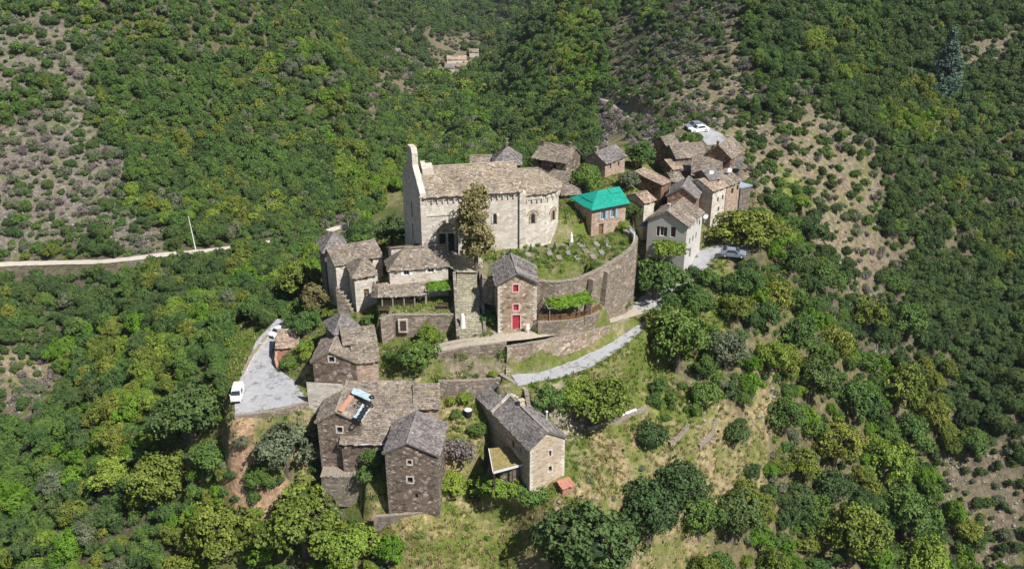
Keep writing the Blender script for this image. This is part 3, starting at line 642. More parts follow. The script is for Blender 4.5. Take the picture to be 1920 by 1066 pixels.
# ------------------------------------------------------------------ trees
def crown_mesh(name, mat, seed, n_leaf, leaf, lobes=14, shape='round', gap=.0, H=1.0):
    rs = np.random.RandomState(seed); c = []; rad = []
    for k in range(lobes):
        if shape == 'round':
            v = rs.normal(size=3); v /= np.linalg.norm(v); v[2] = abs(v[2])*1.05-.32; q = v*rs.uniform(.36,.80); r = rs.uniform(.22,.44)
            if k == 0: q = np.zeros(3); r = .6
            c.append((q[0], q[1], (.90+q[2]*.9*H))); rad.append(r)
        elif shape == 'cone':
            h = k/lobes; a = rs.uniform(0, 6.28); rr_ = (1-h)*.72+.05; c.append((math.cos(a)*rr_*.6, math.sin(a)*rr_*.6, .3+h*3.0)); rad.append((1-h)*.42+.14)
        elif shape == 'tall':
            h = rs.random(); a = rs.uniform(0, 6.28); q = rs.uniform(.2,.6)*(1-.3*abs(h-.4)); c.append((math.cos(a)*q, math.sin(a)*q, .6+h*2.5)); rad.append(rs.uniform(.28,.45))
        elif shape == 'flat':
            c.append((rs.uniform(-.75,.75), rs.uniform(-.75,.75), .15+rs.uniform(0,.12))); rad.append(rs.uniform(.2,.34))
        elif shape == 'bush':
            v = rs.normal(size=3); v /= np.linalg.norm(v); q = v*rs.uniform(.3,.62); c.append((q[0], q[1], .42+abs(q[2])*.55)); rad.append(rs.uniform(.28,.46))
    c = np.array(c); rad = np.array(rad)
    if shape in ('round','bush'): c[:,0] = c[:,0]*rs.uniform(.82,1.15)+rs.uniform(-.08,.08); c[:,1] *= rs.uniform(.82,1.15); c[:,2] *= rs.uniform(.9,1.1)
    wts = rad**2/np.sum(rad**2)
    li = rs.choice(lobes, n_leaf, p=wts)
    d = rs.normal(size=(n_leaf,3)); d[:,2] = d[:,2]*.9+.25; d /= np.linalg.norm(d, axis=1)[:,None]
    # small clusters: direction snapped towards cluster dirs
    K = 26; cd = rs.normal(size=(lobes,K,3)); cd[:,:,2] = cd[:,:,2]*.9+.3; cd /= np.linalg.norm(cd,axis=2)[:,:,None]
    ki = rs.randint(0, K, n_leaf); dd = cd[li,ki]; d = dd + d*.30; d /= np.linalg.norm(d,axis=1)[:,None]
    cr = rs.uniform(.82,1.14,(lobes,K)); cr = cr**1.6; r = rad[li]*cr[li,ki]*np.where(rs.rand(n_leaf) < .75, rs.uniform(.9,1.08,n_leaf), rs.uniform(.55,1.2,n_leaf))
    p = c[li]+d*r[:,None]*np.array([1,1,.85])
    # drop leaves inside other lobes
    dist = np.linalg.norm(p[:,None]-c[None], axis=2)/rad[None]; keep = (dist.min(1) > .66)
    if gap: keep &= rs.rand(n_leaf) > gap
    p = p[keep]; d = d[keep]; li = li[keep]; ki = ki[keep]; n = len(p)
    nn = d*1.0+rs.normal(size=(n,3))*.62; nn[:,2] += .15; nn /= np.linalg.norm(nn,axis=1)[:,None]
    t1 = np.cross(nn, rs.normal(size=(n,3))); t1 /= np.linalg.norm(t1,axis=1)[:,None]; t2 = np.cross(nn, t1)
    s = leaf*rs.uniform(.6,1.35,n)[:,None]
    V = np.stack([p-t1*s, p-t2*s*.6+nn*s*.12, p+t1*s, p+t2*s*.6+nn*s*.12], 1).reshape(-1,3)
    tint = np.clip(rs.uniform(.2,.8,(lobes,))[li]*.45+rs.uniform(0,1,(lobes,K))[li,ki]*.35+rs.rand(n)*.2, 0, 1)
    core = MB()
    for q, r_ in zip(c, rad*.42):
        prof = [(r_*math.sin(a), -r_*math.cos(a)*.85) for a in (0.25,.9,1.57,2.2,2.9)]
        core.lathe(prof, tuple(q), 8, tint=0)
    nv = len(core.v); V = np.concatenate([np.array(core.v), V]); me = bpy.data.meshes.new(name)
    F_ = list(core.f)+[tuple(nv+4*i+k for k in range(4)) for i in range(n)]
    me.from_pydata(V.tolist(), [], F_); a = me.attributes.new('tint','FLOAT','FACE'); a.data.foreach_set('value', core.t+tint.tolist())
    me.materials.append(mat); me.update(); return me
def trunk_mesh(name, h=1.2, r=.09, seed=0, limbs=5, topz=1.3):
    rs = random.Random(seed); mb = MB()
    mb.lathe([(r*1.5,-.6),(r*1.15,0),(r,.25),(r*.8,h*.6),(r*.45,h)], n=7)
    for k in range(limbs):
        a = rs.uniform(0,6.28); z0 = h*rs.uniform(.3,.6); l = rs.uniform(.25,.45); e = (math.cos(a)*l, math.sin(a)*l, min(topz, z0+rs.uniform(.3,.6)))
        mb.bar((0,0,z0),e, r*.55); mb.bar(e,(e[0]*1.2+rs.uniform(-.1,.1),e[1]*1.2,e[2]+.2), r*.3)
    return mb.mesh(name, M['bark'])
CR = {}
def crowns(kind, mat, shape='round', n_var=4, fine=9000, leaf=.044, coarse=1900, cleaf=.092, gap=0, lobes=14):
    for v in range(n_var):
        CR[(kind,'fine',v)] = crown_mesh(f'{kind}_crown', M[mat], hash(kind)%1000*0+sum(map(ord,kind))+v*17, fine, leaf, lobes, shape, gap)
        if coarse: CR[(kind,'coarse',v)] = crown_mesh(f'{kind}_crown', M[mat], sum(map(ord,kind))+v*17+5, coarse, cleaf, lobes+2, shape, gap)
crowns('oak','L_dark'); crowns('green','L_green'); crowns('yellow','L_yellow'); crowns('chestnut','L_chest', gap=.10, lobes=20, fine=11000)
crowns('grey','L_grey'); crowns('lush','L_lush', n_var=2); crowns('bare','L_bare', 'bush', 2, fine=2600, leaf=.05, coarse=800, gap=.3)
crowns('brown','L_brown','round',2); crowns('red','L_red','bush',1,coarse=0)
crowns('gbush','L_green','bush',2); crowns('obush','L_dark','bush',2); crowns('ybush','L_yellow','bush',2,coarse=600); crowns('grbush','L_grey','bush',2)
crowns('cedar','L_cedar','cone',1,fine=14000,leaf=.055,coarse=0,lobes=46); crowns('tallbrown','L_brown','tall',1,fine=15000,leaf=.055,coarse=0,lobes=34,gap=.12)
crowns('vine','L_lush','flat',1,fine=4500,leaf=.07,coarse=0,lobes=40)
crowns('yvine','L_yellow','flat',1,fine=4500,leaf=.07,coarse=0,lobes=40)
TRK = [trunk_mesh('trunk', seed=k) for k in range(3)]
TALLTRK = trunk_mesh('trunk', h=2.6, r=.10, limbs=9, topz=3)
TREES = []   # world x,y,R of trees placed by hand
def copy_thing(o, parts, loc, rz, scl):   # used for repeats: copies of a thing and of its parts
    c = o.copy(); sc.collection.objects.link(c); c.location = loc; c.rotation_euler = (0,0,rz); c.scale = scl
    for p in parts:
        q = p.copy(); sc.collection.objects.link(q); q.parent = c
    return c
PROTO = {}
def tree_at(x, y, z, R, kind, label, cat='tree', group=None, name=None, sz=1.0, rz=None, fine='fine', v=None, sxy=(1,1)):
    vs = [k[2] for k in CR if k[0] == kind and k[1] == fine]
    v = RNG.choice(vs) if v is None else v; rz = RNG.uniform(0,6.28) if rz is None else rz
    nm = name or {'oak':'evergreen_oak','chestnut':'chestnut_tree','cedar':'cedar_tree','grey':'grey_green_tree'}.get(kind, 'bush' if 'bush' in kind or kind in ('bare','red') else 'broadleaf_tree')
    r = root(nm, label, cat, (x,y,z), rz, group); r.scale = (R*sxy[0],R*sxy[1],R*sz)
    tm = TALLTRK if kind in ('tallbrown','cedar') else TRK[v % 3]
    t = bpy.data.objects.new('trunk' if 'bush' not in kind else 'stem', tm); sc.collection.objects.link(t); t.parent = r
    if 'bush' in kind or kind in ('bare','red'): t.scale = (.6,.6,.45)
    c = bpy.data.objects.new('crown' if 'bush' not in kind else 'foliage', CR[(kind,fine,v)]); sc.collection.objects.link(c); c.parent = r
    TREES.append((x,y,R)); return r
def tree_px(cx, cy, Rpx, kind, label, zbase=None, sz=1.0, hc=None, **kw):
    """crown centre at pixel (cx,cy), crown radius Rpx pixels; finds the ground point below it"""
    hc = hc if hc is not None else (.45 if 'bush' in kind or kind in ('bare','red') else (1.9 if kind in ('tallbrown',) else (1.3 if kind == 'cedar' else 1.0)))
    R = 3.0; g = None
    for _ in range(6):
        if zbase is not None: g = at(cx, cy+R*hc*sz*9, zbase) if g is None else g
        if zbase is not None:
            dep = proj(*g)[2]; R = Rpx*dep/F; k = hc*sz*R*F/dep*.9; g = at(cx, cy+k, zbase)
        else:
            dep = 140 if g is None else proj(*g)[2]; R = Rpx*dep/F; k = hc*sz*R*F/dep*.88; g = ghit(cx, cy+k)
    dep = proj(*g)[2]; R = Rpx*dep/F
    return tree_at(g[0], g[1], g[2]-.1, R, kind, label, sz=sz, **kw)
# ------------------------------------------------------------------ terrain sheet
def axis(lo, f0, f1, hi, st, g0, g1):
    a = list(np.arange(f0, f1+.01, st)); s = st; x = f0; L = []
    while x > lo: s = min(s*1.06, g0); x -= s; L.append(x)
    s = st; x = a[-1]; Rr = []
    while x < hi: s = min(s*1.05, g1); x += s; Rr.append(x)
    return np.array(L[::-1]+a+Rr)
def build_terrain():
    xs = axis(-1000, -62, 72, 1000, .6, 18, 18); ys = axis(45, 98, 170, 1650, .6, 3, 16)
    X, Y = np.meshgrid(xs, ys); x = X.ravel(); y = Y.ravel(); z = Z(x, y)
    nx, ny = len(xs), len(ys); V = np.stack([x,y,z],1)
    px, py, dep = proj(x, y, z); c = veg(px, py, x, y)
    cols = {'D':(.10,.085,.055),'G':(.10,.09,.05),'Y':(.12,.12,.045),'M':(.14,.12,.06),'L':(.17,.20,.05),'P':(.165,.14,.122),
            'S':(.20,.158,.108),'T':(.16,.13,.09),'B':(.24,.20,.17),'g':(.25,.205,.105),'o':(.29,.225,.13),'.':(.26,.22,.13)}
    C = np.zeros((len(x),4)); C[:,3] = 1
    for k, v in cols.items(): C[c == ord(k), :3] = v
    # beyond the picture: woods
    gr = np.isin(c, [ord('g'), ord('L')]).astype(float)*.42 + (c == ord('.'))*.42 + np.isin(c, [ord('o')])*.30 + np.isin(c,[ord('Y')])*.3 + np.isin(c,[ord('P'),ord('S'),ord('T')])*.13
    C[:,3] = gr
    # explicit patches (world polygons on the ground): colour, green share
    for pts, col, g_ in PATCHES:
        P = [ghit(*p) for p in pts]; d = (fbm(x/2.5, y/2.5, 3)-.5)*3
        m = inpoly(x+d, y+d*.7, P); C[m,:3] = col; C[m,3] = g_
    # soften class borders
    G = C.reshape(ny,nx,4)
    for _ in range(2): G[1:-1,1:-1] = (G[1:-1,1:-1]*2+G[:-2,1:-1]+G[2:,1:-1]+G[1:-1,:-2]+G[1:-1,2:])/6
    C = G.reshape(-1,4)
    i = np.arange(nx-1); j = np.arange(ny-1); I, J = np.meshgrid(i, j); a = (J*nx+I).ravel()
    Fc = np.stack([a,a+1,a+nx+1,a+nx],1)
    me = bpy.data.meshes.new('ground'); me.vertices.add(len(V)); me.vertices.foreach_set('co', V.ravel())
    me.loops.add(Fc.size); me.loops.foreach_set('vertex_index', Fc.ravel()); me.polygons.add(len(Fc))
    me.polygons.foreach_set('loop_start', np.arange(0, Fc.size, 4)); me.polygons.foreach_set('loop_total', np.full(len(Fc), 4))
    at_ = me.attributes.new('soil','FLOAT_COLOR','POINT'); at_.data.foreach_set('color', C.ravel())
    me.update(); me.validate()
    me.polygons.foreach_set('use_smooth', [True]*len(Fc))
    m, t, b = new_mat('hillside_soil'); at2 = N(t,'ShaderNodeAttribute', attribute_name='soil')
    v = coords(t)
    n1 = noise(t, v, .9, 8, .72); r1 = ramp(t, [(.3,(.38,)*3),(.5,(1,)*3),(.70,(1.8,1.75,1.65))]); t.links.new(n1, r1.inputs[0])
    c1 = mixc(t, 1, at2.outputs['Color'], r1.outputs[0], 'MULTIPLY')
    n2 = noise(t, v, .22, 8, .75); n4 = noise(t, v, 2.2, 5, .7)
    ad = N(t,'ShaderNodeMath',operation='MULTIPLY_ADD'); t.links.new(n4, ad.inputs[0]); ad.inputs[1].default_value=.45; t.links.new(n2, ad.inputs[2])
    ad2 = N(t,'ShaderNodeMath',operation='MULTIPLY_ADD'); t.links.new(at2.outputs['Alpha'], ad2.inputs[0]); ad2.inputs[1].default_value=.42; t.links.new(ad.outputs[0], ad2.inputs[2])
    r2 = ramp(t, [(.78,(0,0,0)),(.96,(1,1,1))]); t.links.new(ad2.outputs[0], r2.inputs[0])
    rg = ramp(t, [(.35,(.055,.085,.015)),(.55,(.12,.155,.025)),(.75,(.22,.225,.05))]); t.links.new(n4, rg.inputs[0])
    c2 = mixc(t, r2.outputs[0], c1, rg.outputs[0])
    n3 = noise(t, v, 5, 6, .8); r3 = ramp(t, [(.60,(0,0,0)),(.68,(.75,.75,.75))]); t.links.new(n3, r3.inputs[0])
    c3 = mixc(t, r3.outputs[0], c2, (.48,.42,.35))
    t.links.new(c3, b.inputs['Base Color'])
    bump(t, b, n1, 1.0, .5)
    me.materials.append(m); o = bpy.data.objects.new('ground', me); sc.collection.objects.link(o); tag(o, kind='structure')
    return o
PATCHES = [
 ([(560,1066),(700,925),(830,935),(1000,940),(1060,925),(990,1000),(960,1066)], (.36,.27,.14), .45),
 ([(440,785),(475,785),(480,870),(560,930),(540,1000),(430,960),(400,900),(450,850)], (.42,.27,.17), .05),
 ([(825,735),(905,735),(915,860),(1000,930),(830,930)], (.33,.25,.14), .35),
 ([(1000,720),(1070,760),(1110,800),(1060,820),(1030,790)], (.34,.28,.24), .1),
 ([(1060,640),(1215,620),(1290,700),(1180,720),(1060,700)], (.24,.21,.10), .5),
 ([(822,650),(880,650),(950,660),(960,700),(900,715),(822,715)], (.24,.195,.15), .22),
 ([(905,478),(1000,462),(1170,440),(1188,458),(1110,510),(1000,525),(905,520)], (.19,.18,.10), .42),
 ([(1200,440),(1230,450),(1260,500),(1215,500),(1195,470)], (.36,.29,.21), .2),
 ([(720,600),(850,560),(860,590),(740,600)], (.34,.27,.19), .25),
 ([(0,650),(50,660),(45,710),(0,720)], (.27,.21,.15), .1),
 ([(820,625),(935,622),(1000,612),(1000,640),(940,650),(820,655)], (.38,.32,.23), .25),
 ([(840,500),(905,500),(930,540),(930,625),(850,625)], (.24,.20,.15), .12),
 ([(560,560),(640,575),(650,600),(600,620),(560,600)], (.26,.26,.08), .7),
]
build_terrain()
# forested horizon band is part of the same sheet
def ribbon(name, L, hw, mat, lift=.0, jag=.12, step=1.0, kerb=None):
    mb = MB(); P = []
    for a, b in zip(L[:-1], L[1:]):
        n = max(1, int(np.hypot(*(b-a)[:2])/step))
        for k in range(n): P.append(a+(b-a)*k/n)
    P.append(L[-1]); P = np.array(P)
    for _ in range(3): P[1:-1] = (P[:-2]+2*P[1:-1]+P[2:])/4
    vs = []
    for i, p in enumerate(P):
        d = P[min(i+1,len(P)-1)]-P[max(i-1,0)]; n = np.array([-d[1],d[0]])/np.hypot(d[0],d[1])
        w0 = hw+RNG.uniform(-jag,jag); w1 = hw+RNG.uniform(-jag,jag)
        for k in (-w0,-hw*.5,0,hw*.5,w1): vs.append((p[0]+n[0]*k, p[1]+n[1]*k, p[2]+lift+(.03 if abs(k) < hw*.6 else 0)))
    fs = [(i*5+k,i*5+k+1,i*5+5+k+1,i*5+5+k)[::-1] for i in range(len(P)-1) for k in range(4)]
    mb.add(vs, fs); o = mb.build(name, mat); tag(o, kind='structure'); return o, P
ribbon('road', ROAD, 2.35, M['asphalt'], .02)
ribbon('path', PATH, 1.3, M['path'], .03)
ribbon('far_road', FARROAD, 2.4, M['asphalt'], .04)
for nm, T, hw in (('track', TRACK, 1.3), ('footpath', TRACK2, .6)):
    ribbon(nm, T, hw, M['track'], .06, .15)
def sheet(name, pts, mat, lift=.03):
    P = [at(*p) for p in pts]; c = polyplane(P); me_ = MB(); ctr = np.mean(P, axis=0)
    me_.add([(p[0],p[1],c[0]*p[0]+c[1]*p[1]+c[2]+lift) for p in P]+[(ctr[0],ctr[1],c[0]*ctr[0]+c[1]*ctr[1]+c[2]+lift)],
            [(i,(i+1)%len(P),len(P)) for i in range(len(P))])
    o = me_.build(name, mat); tag(o, kind='structure')
    me = o.data
    if sum(p.normal.z for p in me.polygons) < 0: me.flip_normals()
    return o
sheet('parking_lot', PARK, M['asphalt'])
sheet('plaza', PLAZA, M['steps'])

# ------------------------------------------------------------------ church
def church():
    ze = 9.0; A = at(787,369,ze); B = at(975.4,356.8,ze); d = (B-A)[:2]; w_ = np.hypot(*d); rz = math.atan2(d[1], d[0]); Ro = (A[0],A[1],-.8)
    R_ = root('church', 'pale stone church with bell wall and round apse above the terraces', 'church', Ro, rz)
    L = 10.0; H = 9.8; rise = 2.9; D = -3
    print('CHURCH', w_, math.degrees(rz), Ro)
    mb = MB()
    # nave, portal recess on the south side
    lp = lambda px, py, o=(0,0), dd=(1,0): local_px(Ro, rz, o, dd, px, py)
    u0, _ = lp(820,440); u1, _ = lp(859,440); uc = (u0+u1)/2; pw = (u1-u0)/2; hz = lp(838,418)[1]
    spring = hz-pw
    n = 10; arch = [(uc-pw*math.cos(math.pi*k/n), spring+pw*math.sin(math.pi*k/n)) for k in range(n+1)]
    wall_face(mb, [(0,D),(u0,D),(u0,H),(0,H)], [], (0,0), (1,0)); 
    uw, zw = lp(928,410); wh = (uw-.28, uw+.28, zw-.9, zw+.9)
    wall_face(mb, [(u1,D),(w_,D),(w_,H),(u1,H)], [wh], (0,0), (1,0), .5)
    for k in range(n):
        a, b = arch[k], arch[k+1]; mb.add([(a[0],0,a[1]),(b[0],0,b[1]),(b[0],0,H),(a[0],0,H)], [(0,1,2,3)])
        mb.add([(a[0],0,a[1]),(b[0],0,b[1]),(b[0],1.5,b[1]),(a[0],1.5,a[1])], [(3,2,1,0)])
    for u in (u0,u1): mb.add([(u,0,D),(u,1.5,D),(u,1.5,spring),(u,0,spring)], [(0,1,2,3)])
    mb.add([(u0,1.5,D),(u1,1.5,D),(u1,1.5,hz+.1),(u0,1.5,hz+.1)], [(0,1,2,3)])
    gab = [(0,D),(L,D),(L,H),(L*.5,H+rise),(0,H)]
    wall_face(mb, gab, [], (w_,0), (0,1)); wall_face(mb, [(0,D),(w_,D),(w_,H),(0,H)], [], (w_,L), (-1,0))
    wall_face(mb, gab, [], (0,L), (0,-1))
    # offset course above the portal, arch rings, pilaster
    mb.box(.15,uc+pw+3.2,-.12,0,hz+1.3,hz+1.52)
    for rr_, k0 in ((pw+.05,.10),(pw+.45,.04)):
        for k in range(14):
            a0, a1 = math.pi*k/14, math.pi*(k+1)/14
            P = [(uc-r*math.cos(a), spring+r*math.sin(a)) for r, a in ((rr_,a0),(rr_+.36,a0),(rr_+.36,a1),(rr_,a1))]
            mb.add([(p[0],-k0,p[1]) for p in P]+[(p[0],.05,p[1]) for p in P], [(0,1,2,3),(0,4,5,1),(1,5,6,2),(2,6,7,3),(3,7,4,0)])
    mb.box(w_-.15,w_+.9,-.35,1.2,D,H-.3)
    mb.build('wall', M['church'], R_)
    # corbel table: row of small blind arches
    cb = MB(); x = 1.0
    while x < w_-.6:
        cb.box(x-.09,x+.09,-.22,0,H-1.15,H-.55); cb.box(x-.42,x+.42,-.13,0,H-.55,H-.12)
        for s in (-1,1): cb.box(x+s*.30-.12,x+s*.30+.12,-.128,0,H-.75,H-.55)
        x += .85
    cb.box(-.05,w_+.1,-.26,0,H-.12,H+.1)
    cb.build('corbel_table', M['church'], R_)
    # portal doors
    db = MB(); db.box(uc-1.15,uc-.2,1.32,1.49,0,2.9); dl = db.build('door', M['dark'], R_)
    hb = MB(); hb.box(uc-.35,uc-.28,1.26,1.32,1.2,1.45); hb.build('handle', M['zinc'], dl)
    db = MB(); db.box(uc+.2,uc+1.15,1.32,1.49,0,2.9); d2 = db.build('door', M['dark'], R_)
    hb = MB(); hb.box(uc+.28,uc+.35,1.26,1.32,1.2,1.45); hb.build('handle', M['zinc'], d2)
    pb = MB(); pb.box(uc-.16,uc+.16,1.1,1.45,0,3.0)
    for s in (-1,1): pb.lathe([(.12,0),(.12,.2),(.09,.25),(.09,2.7),(.15,2.95),(.15,3.05)], (uc+s*1.35,1.05,0), 8)
    pb.box(uc-pw+.05,uc+pw-.05,1.1,1.46,3.05,3.35); pb.build('portal_columns', M['church'], R_)
    def glazed(name, face_o, face_d, u, z, hw, hh, ring):
        g = MB(); nx, ny = face_d[1], -face_d[0]
        W3 = lambda a, b, q: (face_o[0]+face_d[0]*a-nx*q, face_o[1]+face_d[1]*a-ny*q, b)
        P = [(u-hw,z-hh),(u+hw,z-hh),(u+hw,z+hh)]+[(u+hw*math.cos(t),z+hh+hw*math.sin(t)) for t in (.6,1.2,1.8,2.4)]+[(u-hw,z+hh)]
        g.add([W3(a,b,-.03) for a,b in P]+[W3(a,b,.4) for a,b in P], [tuple(range(len(P)))]+[(i,(i+1)%len(P),(i+1)%len(P)+len(P),i+len(P)) for i in range(len(P))])
        w0 = g.build('window', M['dark'], R_)
        r = MB()
        for k in range(9):
            t0, t1 = math.pi*k/9+.05, math.pi*(k+1)/9-.05
            for ra, rb_, off in ((hw+.05,hw+.32,.10),(hw+.5,hw+.72,.07)) if ring else ((hw+.02,hw+.24,.08),):
                Q = [(u+q*math.cos(a), z+hh+q*math.sin(a)) for q, a in ((ra,t0),(rb_,t0),(rb_,t1),(ra,t1))]
                r.add([W3(a,b,-off) for a,b in Q]+[W3(a,b,.1) for a,b in Q], [(0,1,2,3),(0,4,5,1),(1,5,6,2),(2,6,7,3),(3,7,4,0)])
        for s in (-1,1):
            q = u+s*(hw+.17); Q = [(q-.14,z-hh),(q+.14,z-hh),(q+.14,z+hh),(q-.14,z+hh)]
            r.add([W3(a,b,-.10) for a,b in Q]+[W3(a,b,.1) for a,b in Q], [(0,1,2,3),(0,4,5,1),(1,5,6,2),(2,6,7,3),(3,7,4,0)])
        r.build('voussoirs', M['pinkst'] if ring else M['church'], w0)
    glazed('w', (0,0), (1,0), uw, zw-.1, .26, .7, False)
    # nave roof
    rb = MB(); T = .18; s1 = rise/(L/2)
    roof_plane(rb, [(.5,-.45,H+T-.45*s1),(w_+.3,-.45,H+T-.45*s1),(w_+.3,L/2,H+rise+T),(.5,L/2,H+rise+T)])
    roof_plane(rb, [(w_+.1,L+.4,H+T-.4*s1),(.5,L+.4,H+T-.4*s1),(.5,L/2,H+rise+T),(w_+.1,L/2,H+rise+T)])
    ridge_line(rb, (.8,L/2,H+rise+T), (w_+.1,L/2,H+rise+T), .4, 1.0)
    rb.build('roof', M['lauzec'], R_)
    # west bell wall, splayed like the real front
    bw = MB(); ang = math.radians(10); fx = lambda q: -math.sin(ang)*q
    prof = [(-.15,D),(L+.35,D),(L+.35,H-.6),(L-.4,H+.6),(L*.5+2.1,H+rise+.6),(L*.5+1.75,H+rise+1.2),(L*.5+1.75,H+rise+4.3),(L*.5+1.1,H+rise+5.1),(L*.5-1.1,H+rise+5.1),(L*.5-1.75,H+rise+4.3),(L*.5-1.75,H+rise+1.2),(L*.5-2.1,H+rise+.3),(-.15,H+.55)]
    prof = [(-.15,D),(L+.35,D),(L+.35,H+.2),(L*.5+2.3,H+rise+.5),(L*.5+1.5,H+rise+1.1),(L*.5+1.5,H+rise+2.9),(L*.5+.9,H+rise+3.7),(L*.5-.9,H+rise+3.7),(L*.5-1.5,H+rise+2.9),(L*.5-1.5,H+rise+1.1),(L*.5-2.3,H+rise+.3),(-.15,H+.55)]
    th = .9; n = len(prof)
    F0 = [(fx(q),q,z) for q,z in prof]; F1 = [(fx(q)+th,q,z) for q,z in prof]
    # split into convex strips so the caps triangulate well
    me_v = F0+F1; bw.add(me_v, [(i,(i+1)%n,(i+1)%n+n,i+n) for i in range(n)])
    for base, flip in ((0,True),(n,False)):
        for f in ((0,1,2,11),(11,2,3,10),(10,3,4,9),(9,4,5,8),(8,5,6,7)):
            f = tuple(i+base for i in f); bw.add([me_v[i] for i in f], [tuple(range(4))[::-1] if flip else tuple(range(4))])
    bwo = bw.build('bell_wall', M['church'], R_)
    so_ = MB()
    for k, (u, z, hw, hh) in enumerate([(L*.5,H*.62,.18,1.3),(L*.5,H*.25,.22,1.2)]):
        so_.add([(fx(u+s*hw)-.03,u+s*hw,z+t*hh) for s,t in ((-1,-1),(1,-1),(1,1),(-1,1))]+[(fx(u+s*hw)+.2,u+s*hw,z+t*hh) for s,t in ((-1,-1),(1,-1),(1,1),(-1,1))], [(3,2,1,0),(0,1,5,4),(1,2,6,5),(2,3,7,6),(3,0,4,7)])
    so_.build('slit_window', M['dark'], bwo)
    stp = MB(); stp.box(.9,2.6,L*.5-1.5,L*.5+1.2,H+rise-.6,H+rise+.45); stp.box(.8,1.5,L*.5-1.1,L*.5+.9,H+rise+.2,H+rise+.9); stp.build('stair_cap', M['church'], bwo)
    # apse: half-round east end, a little lower than the nave
    Lu = lp(1052.5,400)[0]; ra = L*.5-.35; ha = H-.95; x0 = w_+.85
    reach = 6.6-.2
    pts = [(x0,.15)]
    for k in range(0, 13):
        a = -math.pi/2+math.pi*k/12; pts.append((x0+reach-ra*.86+ra*.86*math.cos(a), L*.5+ra*math.sin(a)))
    pts.append((x0,L-.15))
    ab = MB()
    for p, q in zip(pts[:-1], pts[1:]): ab.add([(p[0],p[1],D),(q[0],q[1],D),(q[0],q[1],ha),(p[0],p[1],ha)], [(0,1,2,3)])
    ab.build('apse_wall', M['church'], R_)
    c2 = MB()
    for p, q in zip(pts[:-1], pts[1:]):
        dv = Vector((q[0]-p[0], q[1]-p[1])); l = dv.length; dv.normalize(); nn = Vector((dv.y,-dv.x)); k = .3
        while k < l:
            c = Vector(p)+dv*k
            for (a,b,z0,z1,o) in ((-.09,.09,-1.2,-.6,.24),(-.40,.40,-.6,-.1,.15),(-.40,-.2,-.78,-.6,.148),(.2,.40,-.78,-.6,.148)):
                Q = [c+dv*a, c+dv*b, c+dv*b+nn*o, c+dv*a+nn*o]
                c2.prism([(v.x,v.y) for v in Q][::-1], ha+z0, ha+z1)
            k += .85
        Q = [Vector(p), Vector(q), Vector(q)+nn*.28, Vector(p)+nn*.28]; c2.prism([(v.x,v.y) for v in Q][::-1], ha-.1, ha+.08)
    c2.build('corbel_table', M['church'], R_)
    r2 = MB(); top = (x0+reach-ra*.86+.7, L*.5, ha+2.75); z_e = ha+.1
    out = [(p[0],p[1]) for p in pts]; ctr = Vector((x0+2, L*.5))
    def ex(p, k=.4):
        v = Vector(p)-ctr; v.normalize(); return (p[0]+v.x*k, p[1]+v.y*k)
    roof_plane(r2, [(x0-.8,out[0][1]-.42,z_e),(out[1][0],out[1][1]-.42,z_e),top,(x0-.8,L*.5,ha+2.75)])
    roof_plane(r2, [(out[-2][0],out[-2][1]+.42,z_e),(x0-.8,out[-1][1]+.42,z_e),(x0-.8,L*.5,ha+2.75),top])
    for p, q in zip(out[1:-2], out[2:-1]):
        a, b = ex(p,.42), ex(q,.42); roof_plane(r2, [(*a,z_e),(*b,z_e),top,top], jag=.0, sw=(.35,.7))
    ridge_line(r2, (x0-.7,L*.5,ha+2.755), top, .35, .95)
    r2.build('apse_roof', M['lauzec'], R_)
    # apse windows found on the curved wall
    for (px_, py_) in ((999,411),(1037,405)):
        best = None
        for p, q in zip(pts[:-1], pts[1:]):
            dv = Vector((q[0]-p[0], q[1]-p[1])); l = dv.length; dv.normalize()
            if dv.y < -.1 or dv.x < -.2: continue
            try: u, z = local_px(Ro, rz, p, (dv.x,dv.y), px_, py_)
            except Exception: continue
            if 0 <= u <= l and best is None: best = (p, (dv.x,dv.y), u, z)
        if best: glazed('w', best[0], best[1], best[2], best[3], .28, .62, True)
        else: print('no apse window', px_)
    fp = [(0-2,-.5),(w_+8,-.5),(w_+8,L+.5),(-2,L+.5)]
    HOUSES.append([(Ro[0]+math.cos(rz)*a-math.sin(rz)*b, Ro[1]+math.sin(rz)*a+math.cos(rz)*b) for a,b in fp])
    return Ro, rz
CHR = church()

# ------------------------------------------------------------------ houses
H_ = house
# beside the church front
H_('annexe','small grey slate lean-to roofed annexe at the foot of the church bell wall', (734,479),(786,473), -.9, 3.0, -5, 'sb', 1.2, 'pale', 'lauze', ridge_t=0)
H_('stone_house','pale house with white shutters beneath the church portal', (730,506),(839.7,497.4), -.9, 4.2, -6, 'hipl', 2.2, 'pale', 'lauze',
   [('f',762,509,.8,1.2,'wshut'),('f',808,504,.8,1.2,'wshut'),('f',748,556,.7,1.7,'bdoor'),('f',775,557,.9,1.3,'dark')], rx=.62)
# left group
H_('stone_house','hip roofed grey slate house farthest left in the church quarter', (608,474),(652,468), -2.5, 5.5, -9.5, 'hip', 2.0, 'grey', 'lauzeg', [('l',602,485,.6,.9,'dark')])
H_('stone_house','long slate roofed house with brown shutter at its white wall west of the church', (629,498),(716,480), -2.3, 4.4, -9, 'x', 1.5, 'pale', 'lauze',
   [('f',694,489,.9,1.1,'brown')], rx=.75)
H_('tall_house','tall narrow white fronted house with shaded flank below the long slate roof', (664,521),(703.5,515.5), -2.6, ('A',629,501), -8.7, 'hip', 1.6, 'pale', 'lauze',
   [('f',685,522,.7,.6,'brown'),('f',687,548,.8,1.2,'brown'),('l',652,538,.5,1.6,'dark'),('l',659,556,.6,1.2,'dark')], ridge_t=0)
